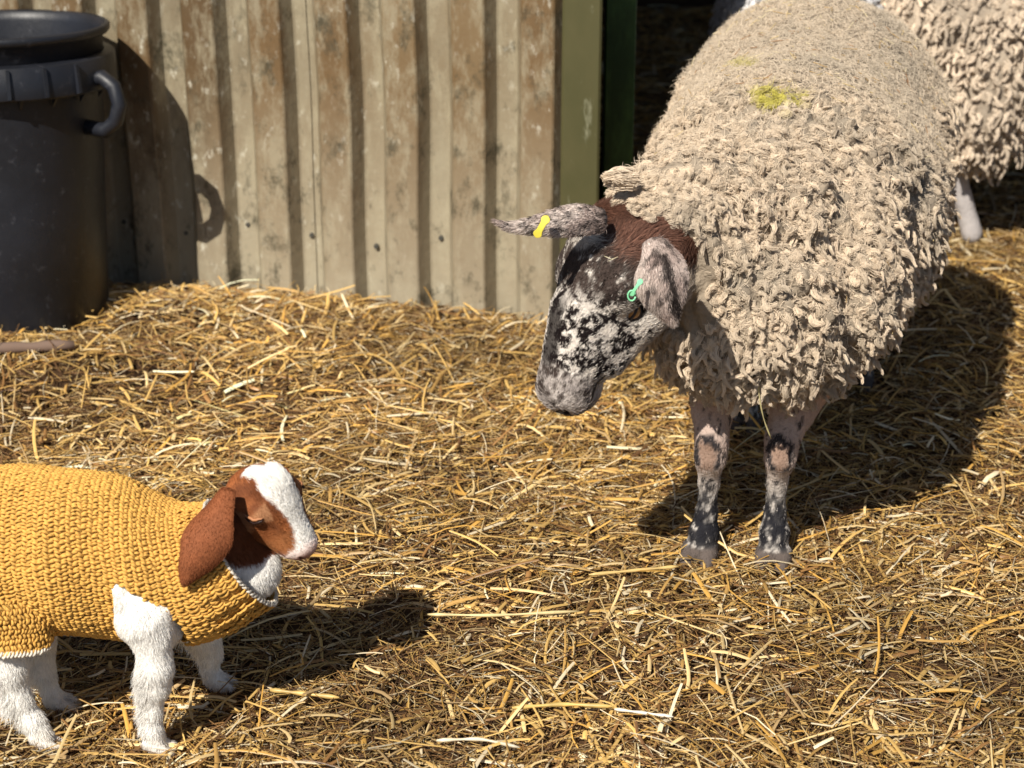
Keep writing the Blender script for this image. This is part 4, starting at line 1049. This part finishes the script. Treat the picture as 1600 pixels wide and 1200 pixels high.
    for tv, tcol in trims:
        m = int(2 * math.pi * 0.085 / 0.0075); Pt = []; Ft = []
        for i in range(m * 2):
            u_ = 2 * math.pi * (i + 0.3 * random.random()) / (m * 2); o_ = 0.0018 * (1 if i % 2 else -0.6) + random.uniform(-0.001, 0.001); tv_ = tv; tv = tv_ + random.uniform(-0.0012, 0.0012)
            pts = [ring_pt(fr, s, np.array(tv + dv_), np.array(u_ + du_), o_ + l_) for dv_, du_, l_ in ((-0.003, -0.03, 0.0), (0.001, -0.012, 0.0022), (0.004, 0.018, 0.0014), (0.003, 0.045, -0.0015), (-0.001, 0.055, -0.003))]
            tv = tv_
            P_, F_ = tube(pts, [0.0014, 0.0022, 0.0024, 0.0022, 0.0014], 6); o0 = len(Pt); Pt += P_; Ft += [tuple(x + o0 for x in f) for f in F_]
        t_o = mesh('edge_trim', Pt, Ft, M_YARN, cloth, col=np.tile(tcol, (len(Pt), 1)) * (0.85 + 0.3 * rng.random((len(Pt), 1)))); tag(t_o, kind='stuff')
    return cloth, fr, s
frK, sK = tube_frame(ST, 2.80, 0)
jumper, frJ, sJ = knit('jumper', ST, 2.80, kid, rib_from=sK[-1] - 0.075, trims=((sK[-1], YCR * 0.85),))
SL = [(-8, 915, .060, .052, -90, 2.745), (2, 950, .072, .056, -92, 2.735), (6, 980, .073, .056, -94, 2.73), (6, 1003, .070, .054, -97, 2.725)]
knit('sleeve', SL, 2.73, jumper, hole=False, trims=((0.087, YCR),))

# body of the kid
G = Field((-0.98, 2.52, -0.03), (-0.33, 3.06, 0.56), 0.0045)
for st in ST[:7]:
    G.ell(at(st[0], st[1], 2.80), (0.070, st[3] - 0.024, st[2] - 0.024), 0.02)
G.cone(at(290, 868, 2.80), 0.070, at(352, 828, 2.82), 0.050, 0.02)
G.cone(at(325, 874, 2.81), 0.068, at(386, 888, 2.815), 0.053, 0.02)
def kleg(pts, foot_r=0.0165, toe=(1, -0.12)):
    G.chain([(at(*p[:3]), p[3] * (0.70 if p[1] > 1080 or (p[0] > 290 and p[1] > 1015) else 0.82 if p[1] > 985 else 1.0)) for p in pts], 0.012)
    c = at(*pts[-1][:3]); z0 = gh(np.array(c[0]), np.array(c[1])); hoof_pair(G, (c[0], c[1], z0 - 0.001), toe, foot_r)
G.cone(at(187, 921, 2.706), 0.014, at(222, 962, 2.716), 0.046, 0.01)
G.cone(at(222, 962, 2.718), 0.040, at(256, 980, 2.740), 0.030, 0.01)
kleg([(233, 960, 2.728, .044), (237, 990, 2.710, .038), (243, 1045, 2.70, .030), (243, 1070, 2.70, .026), (238, 1110, 2.70, .0185), (238, 1140, 2.70, .021), (243, 1162, 2.70, .024)])
kleg([(300, 960, 2.88, .045), (322, 1000, 2.89, .027), (330, 1022, 2.895, .023), (328, 1045, 2.90, .018), (338, 1062, 2.90, .023)])
kleg([(-40, 930, 2.74, .07), (5, 1010, 2.725, .042), (14, 1040, 2.72, .035), (30, 1090, 2.715, .0235), (50, 1125, 2.715, .024), (66, 1150, 2.71, .025)])
kleg([(-10, 930, 2.87, .06), (60, 1000, 2.85, .032), (68, 1050, 2.84, .021), (82, 1090, 2.83, .02), (96, 1115, 2.83, .022)])
G.cone(at(-165, 820, 2.80), 0.02, at(-190, 770, 2.80), 0.012, 0.03)
GP_, GF = G.mesh(); GP_ = smooth(GP_, GF, 2); GN = vnormals(GP_, GF)
# head
GR = nrm(np.array([[-0.6204, -0.7381, -0.2649], [0.5122, -0.1255, -0.8497], [0.5939, -0.6629, 0.4559]])); lG, aG, fG = GR
GM = GR * np.array([[1.08], [0.915], [1.16]]); GO = np.array([-0.3825, 2.7980, 0.4655]); GMI = np.linalg.inv(GM)
def gw(p): return GO + np.asarray(p) @ GM
def gl(P): return (P - GO) @ GMI
K_ = Field((-0.075, -0.06, -0.17), (0.075, 0.20, 0.03), 0.0021)
K_.ell((0, 0.048, -0.044), (0.045, 0.058, 0.050), 0.015)
K_.ell((0, 0.040, -0.070), (0.042, 0.048, 0.040), 0.02)
K_.cone((0, 0.060, -0.075), 0.038, (0.0, 0.105, -0.115), 0.036, 0.025)
for s_ in (-1, 1):
    K_.cone((s_ * 0.021, 0.075, -0.066), 0.027, (s_ * 0.009, 0.142, -0.050), 0.0155, 0.018)
    K_.ell((s_ * 0.034, 0.058, -0.026), (0.013, 0.018, 0.013), 0.012)
    K_.ell((s_ * 0.016, 0.014, -0.008), (0.011, 0.013, 0.009), 0.014)                   # horn buds
K_.cone((0, 0.080, -0.042), 0.035, (0, 0.150, -0.037), 0.0235, 0.018)
K_.cone((0, 0.038, -0.010), 0.025, (0, 0.148, -0.026), 0.0145, 0.018)
K_.ell((0, 0.158, -0.034), (0.0175, 0.015, 0.0165), 0.010)
K_.ell((0, 0.146, -0.056), (0.014, 0.019, 0.0085), 0.006)
for s_ in (-1, 1):
    K_.cone((s_ * 0.0085, 0.174, -0.033), 0.0036, (s_ * 0.0155, 0.163, -0.027), 0.0032, 0.002, sub=True)
    K_.cone((s_ * 0.003, 0.175, -0.0475), 0.0022, (s_ * 0.0225, 0.133, -0.0465), 0.0020, 0.002, sub=True)
KPl, KF = K_.mesh(); KPl = smooth(KPl, KF, 1, 0.4)
if np.linalg.det(GM) < 0: KF = KF[:, ::-1].copy()
KP = gw(KPl); KN = vnormals(KP, KF)
def ghead_col(P):
    q = gl(P); x, y, z = np.abs(q[:, 0]), q[:, 1], q[:, 2]; n1 = fbm(q, 0.012, 301, 2)
    c = mixc(BRN * 0.8, BRN * np.array([1.7, 1.8, 1.6]), sstep(-0.45, 0.55, fbm(q, 0.024, 303)))
    c = mixc(c, np.array([0.42, 0.175, 0.065]), sstep(0.095, 0.125, y) * 0.6)              # ginger muzzle edge
    wid = np.interp(y, [-0.02, 0.02, 0.05, 0.09, 0.12, 0.142, 0.16, 0.2], [0.014, 0.029, 0.0265, 0.0185, 0.0175, 0.020, 0.040, 0.06])
    bl = sstep(0.0, -0.0035, x - wid + 0.004 * n1) * ((z > -0.045) | (y > 0.14)); c = mixc(c, WHT, bl)
    pk = sstep(0.140, 0.166, y + 0.004 * n1); c = mixc(c, np.array([0.68, 0.44, 0.38]), pk * 0.75); tipn = sstep(0.158, 0.166, y) * sstep(-0.046, -0.040, z) * sstep(-0.012, -0.020, z); c = mixc(c, np.array([0.33, 0.15, 0.12]), tipn * 0.8)
    ns = np.exp(-(((x - 0.011) / 0.0075) ** 2 + ((y - 0.168) / 0.009) ** 2 + ((z + 0.030) / 0.008) ** 2)) + np.exp(-(((z + 0.0470) / 0.0024) ** 2)) * sstep(0.132, 0.14, y); c = mixc(c, np.array([0.16, 0.06, 0.05]), sstep(0.25, 0.8, ns))
    lid = np.exp(-((y - 0.062) / 0.014) ** 2 + ((z + 0.026) / 0.018) ** 2) * (x > 0.03); c = mixc(c, np.array([0.50, 0.26, 0.13]), sstep(0.3, 0.9, lid) * 0.6)
    return c
def gbody_col(P):
    q = gl(P); n1 = fbm(P, 0.02, 311, 2)
    c = np.tile(WHT, (len(P), 1)); d = np.linalg.norm(q - np.array([0, 0.055, -0.085]), axis=1)
    c = mixc(c, BRN * 0.9, sstep(0.116, 0.108, d + 0.010 * n1) * (q[:, 1] > -0.03) * (q[:, 1] + 0.35 * (q[:, 2] + 0.1) < 0.150))
    h = P[:, 2] - gh(P[:, 0], P[:, 1]); c = mixc(c, np.array([0.30, 0.22, 0.15]), sstep(0.022, 0.014, h)); c = mixc(c, np.array([0.60, 0.54, 0.46]), 0.5 * sstep(0.06, 0.02, h + 0.02 * n1))
    return c
kb = mesh('body', np.concatenate([GP_, KP]), np.concatenate([GF, KF + len(GP_)]), M_SKIN, kid, col=np.concatenate([gbody_col(GP_) * 0.9, ghead_col(KP) * 0.9]))
def inside_jumper(P):
    A = np.stack([np.interp(P[:, 0], frJ[:, 0], frJ[:, k]) for k in range(6)], -1)
    dz = (P[:, 2] - A[:, 2]) / A[:, 3]; dy = (P[:, 1] - 2.80) / A[:, 4]
    return (dz ** 2 + dy ** 2 < 0.97) & (P[:, 0] < frJ[-1, 0] - 0.03) & ~in_hole(P)
p, n, vi = sample(GP_, GF, GN, 190000)
k = ~inside_jumper(p) & (p[:, 2] - gh(p[:, 0], p[:, 1]) > 0.017); p, n = p[k], n[k]
h_ = p[:, 2] - gh(p[:, 0], p[:, 1])
legm = p[:, 2] < 0.30
comb = np.where(legm[:, None], np.array([[0, 0, -1.0]]), nrm(np.array([0.3, 0, -0.8]))[None]) + 0.5 * np.stack([vnoise(p, 0.03, 21), vnoise(p, 0.03, 22), 0 * p[:, 0]], -1)
back_ = sstep(0.0, -0.8, n[:, 0]) * sstep(0.04, 0.09, h_) * sstep(0.20, 0.15, h_)            # feathering behind the knees
ln = 0.0078 + 0.020 * back_ + 0.004 * vnoise(p, 0.02, 25)
comb = comb + back_[:, None] * np.array([-0.8, 0, 0.3])
short_fur('white_fur', p, n, comb, np.clip(ln, 0.006, 0.03), 0.00036, gbody_col(p), M_FUR, kb, lift=0.24, jit=0.22, K=5)
p, n, vi = sample(KP, KF, KN, 42000)
q = gl(p); k = (q[:, 2] > -0.135); p, n, q = p[k], n[k], q[k]
comb = np.tile(-aG, (len(p), 1)) + np.array([0, 0, -0.2]) + 0.3 * np.stack([vnoise(p, 0.02, 31), vnoise(p, 0.02, 32), vnoise(p, 0.02, 33)], -1)
tuft = np.exp(-((np.abs(q[:, 0]) - 0.010) / 0.014) ** 2 - ((q[:, 1] - 0.018) / 0.022) ** 2) * (q[:, 2] > -0.03)
ln = 0.0045 + 0.010 * tuft + 0.002 * (np.abs(q[:, 0]) < 0.025) - 0.0025 * sstep(0.14, 0.165, q[:, 1])
noe = ~((q[:, 1] > 0.158) & (q[:, 2] > -0.046) & (q[:, 2] < -0.018) & (rng.random(len(q)) < 0.9)) & ~((np.abs(q[:, 2] + 0.047) < 0.0028) & (q[:, 1] > 0.132)) & ~((np.abs(q[:, 1] - 0.062) < 0.010) & (np.abs(q[:, 2] + 0.0245) < 0.006) & (np.abs(q[:, 0]) > 0.03)); p, n, comb, ln = p[noe], n[noe], comb[noe], ln[noe]
short_fur('face_fur', p, n, comb, ln, 0.00032, ghead_col(p + rng.normal(0, 0.0012, p.shape)), M_FUR, kb, lift=0.22, jit=0.15)
# closed eyes: a dark lash line set in the lids
mlash = mat('lash_dark', (0.02, 0.008, 0.006), 0.5, 0.3); mlid = mat('lid_skin', (0.36, 0.16, 0.075), 0.6, 0.3)
def snap(pw, off=0.001):
    i = np.argmin(((KP - pw) ** 2).sum(1)); return KP[i] + KN[i] * off
for s_ in (-1, 1):
    pts = [snap(gw((s_ * 0.046, 0.0605 + 0.0093 * t_ + 0.0030 * (1 - t_ * t_), -0.0235 + 0.0155 * t_ - 0.0030 * (1 - t_ * t_))), 0.0030) for t_ in np.linspace(-1, 1, 9)]
    P, F = tube(pts, [0.0005, .0010, .0014, .0018, .0022, .0024, .0022, .0016, .0008], 8); lo_ = mesh('closed_eye', P, F, mlash, kb)
    pts = [snap(gw((s_ * 0.046, 0.0560 + 0.0093 * t_ + 0.0020 * (1 - t_ * t_), -0.0215 + 0.0155 * t_ - 0.0020 * (1 - t_ * t_))), 0.0020) for t_ in np.linspace(-1, 1, 9)]
    P, F = tube(pts, [0.0007, .0014, .0020, .0024, .0026, .0024, .0020, .0014, .0007], 8); mesh('eyelid', P, F, mlid, lo_)
for s_ in (-1, 1):
    ball(snap(gw((s_ * 0.0120, 0.168, -0.029)), -0.0002), (0.0048, 0.0028, 0.0024), mlash, 'nostril', kb, GR, seg=14)
    pts = [snap(gw((s_ * a_, b_, -0.047)), 0.0008) for a_, b_ in ((0.002, 0.173), (0.009, 0.168), (0.016, 0.158), (0.020, 0.146), (0.0225, 0.134))]
    P, F = tube(pts, [0.0007, .0011, .0012, .0010, .0005], 7); mesh('lip_line', P, F, mlash, kb)
def gear_col(P): return mixc(BRN, BRN * 1.35, sstep(-0.3, 0.5, fbm(P, 0.02, 330)) * 0.6)
ear('ear', [at(356, 762, 2.772), at(345, 783, 2.752), at(330, 810, 2.726), at(322, 842, 2.706), at(312, 872, 2.697), at(298, 896, 2.694), at(288, 914, 2.695)],
    [0.026, 0.044, 0.068, 0.082, 0.064, 0.042, 0.012], nrm(E_R + 0.35 * E_U), E_V, 0.17, gear_col, kb, thick=0.004, fur=(0.0040, 0.00030), fur_n=16000)
ear('ear', [gw((-0.040, 0.012, -0.062)), gw((-0.055, 0.02, -0.072)), gw((-0.062, 0.05, -0.088)), gw((-0.062, 0.09, -0.10)), gw((-0.058, 0.12, -0.11))],
    [0.03, 0.07, 0.08, 0.05, 0.012], fG, -lG, 0.12, gear_col, kb, thick=0.004, fur=(0.0045, 0.00032), fur_n=3000)

# ================================================================== SECOND SHEEP, THIRD SHEEP (in the doorway)
def back_sheep(name, label, origin, heading, colr, size=1.0, bulge=0.0, seed=0, count=11000, S=16, hang=True, marked=False):
    root = empty(name, (origin[0], origin[1], 0), label, 'sheep')
    hv = nrm([heading[0], heading[1], 0]); rt = np.array([-hv[1], hv[0], 0]); o0 = np.array([origin[0], origin[1], 0.0])
    def q(s, r, z): return o0 - hv * s * size + rt * r * size + np.array([0, 0, z * size])
    c = o0; lo = c - np.array([1.2, 1.2, 0]); hi = c + np.array([1.2, 1.2, 1.05])
    lo = np.minimum.reduce([q(-0.75, 0, 0), q(1.15, 0, 0)]) - np.array([0.36, 0.36, 0.02]); hi = np.maximum.reduce([q(-0.75, 0, 0), q(1.15, 0, 0)]) + np.array([0.36, 0.36, 1.0])
    Fd = Field(lo, hi, 0.0125); z = size
    Fd.cone(q(0.10, 0, 0.56), 0.22 * z, q(0.80, 0, 0.58), 0.25 * z, 0.06)
    Fd.ell(q(0.93, 0, 0.60), np.array([0.27, 0.23, 0.25]) * z, 0.08)
    Fd.ell(q(0.0, 0, 0.48), np.array([0.15, 0.15, 0.16]) * z, 0.08)
    for s_ in (-1, 1):
        Fd.ell(q(0.84, s_ * 0.13, 0.42), np.array([0.13, 0.13, 0.2 + bulge]) * z, 0.06)
        Fd.ell(q(0.14, s_ * 0.13, 0.44), np.array([0.11, 0.11, 0.17]) * z, 0.06)
        Fd.chain([(q(0.05, s_ * 0.1, 0.36), 0.045 * z), (q(0.03, s_ * 0.09, 0.24), 0.033 * z), (q(0.04, s_ * 0.09, 0.12), 0.023 * z), (q(0.02, s_ * 0.09, 0.03), 0.03 * z)], 0.015)
        Fd.chain([(q(0.82, s_ * 0.11, 0.34), 0.06 * z), (q(0.90, s_ * 0.11, 0.27), 0.036 * z), (q(0.85, s_ * 0.11, 0.12), 0.025 * z), (q(0.82, s_ * 0.11, 0.03), 0.031 * z)], 0.015)
    Fd.cone(q(0.08, 0, 0.62), 0.15 * z, q(-0.28, 0, 0.78), 0.10 * z, 0.07)                 # neck
    Fd.ell(q(-0.36, 0, 0.82), np.array([0.08, 0.08, 0.08]) * z, 0.04)
    Fd.cone(q(-0.38, 0, 0.82), 0.068 * z, q(-0.58, 0, 0.70), 0.038 * z, 0.03)
    P, F = Fd.mesh(); P = smooth(P, F, 2); N = vnormals(P, F)
    rel = P - o0; s = -(rel @ hv) / size
    isw = (P[:, 2] > 0.20 * size) & (s > -0.30)
    dd = 0.016 * fbm(P, 0.08, 5 + seed) + 0.014 * (0.7 - worley(P, 0.042, 3 + seed)); P2 = P + N * (dd * isw)[:, None]
    face = np.array([0.40, 0.37, 0.36])  # also on the legs, where the grey stands in for shade
    cf = lambda p_, n_=None: np.asarray(colr) * (0.88 + 0.2 * vnoise(p_, 0.1, 4 + seed)[:, None])
    col = np.where(isw[:, None], cf(P) * 0.6, face * np.ones_like(P))
    bd = mesh('body', P2, F, M_FLEECE, root, col=col)
    N2 = vnormals(P2, F)
    ex = lambda p_: (p_[:, 2] < 0.20 * size + 0.03 * vnoise(p_, 0.05, 3)) | ((-((p_ - o0) @ hv) / size) < -0.30)
    fleece('fleece', P2, F, N2, count, S, bd, cf, lambda p_, n_: np.zeros(len(p_)), ex, lmul=1.25, rmul=2.6)
    for s_ in (-1, 1):
        ear('ear', [q(-0.36, s_ * 0.06, 0.84), q(-0.37, s_ * 0.10, 0.84), q(-0.38, s_ * 0.15, 0.83), q(-0.39, s_ * 0.19, 0.81)], [0.03, 0.06, 0.05, 0.01], hv, [0, 0, 1], 0.2, lambda p_: face * np.ones_like(p_), bd, K=10, J=7)
        ball(q(-0.44, s_ * 0.056, 0.815), (0.012 * z,) * 3, M_EYE, 'eye', bd, seg=10)
    return root
back_sheep('sheep', 'cream curly ewe cut off by the top right corner, behind the big ewe', (2.13, 5.27, 0), (1, -0.10), (0.68, 0.565, 0.44), 1.03, 0.0, 3)
wsheep = back_sheep('sheep', 'white sheep showing as a bright sliver at the top edge above the big ewe', (0.775, 6.02, 0), (-0.03, 1), (0.80, 0.79, 0.80), 0.93, 0.0, 9, count=5000, S=12)
wsheep.scale = (0.74, 1, 1)
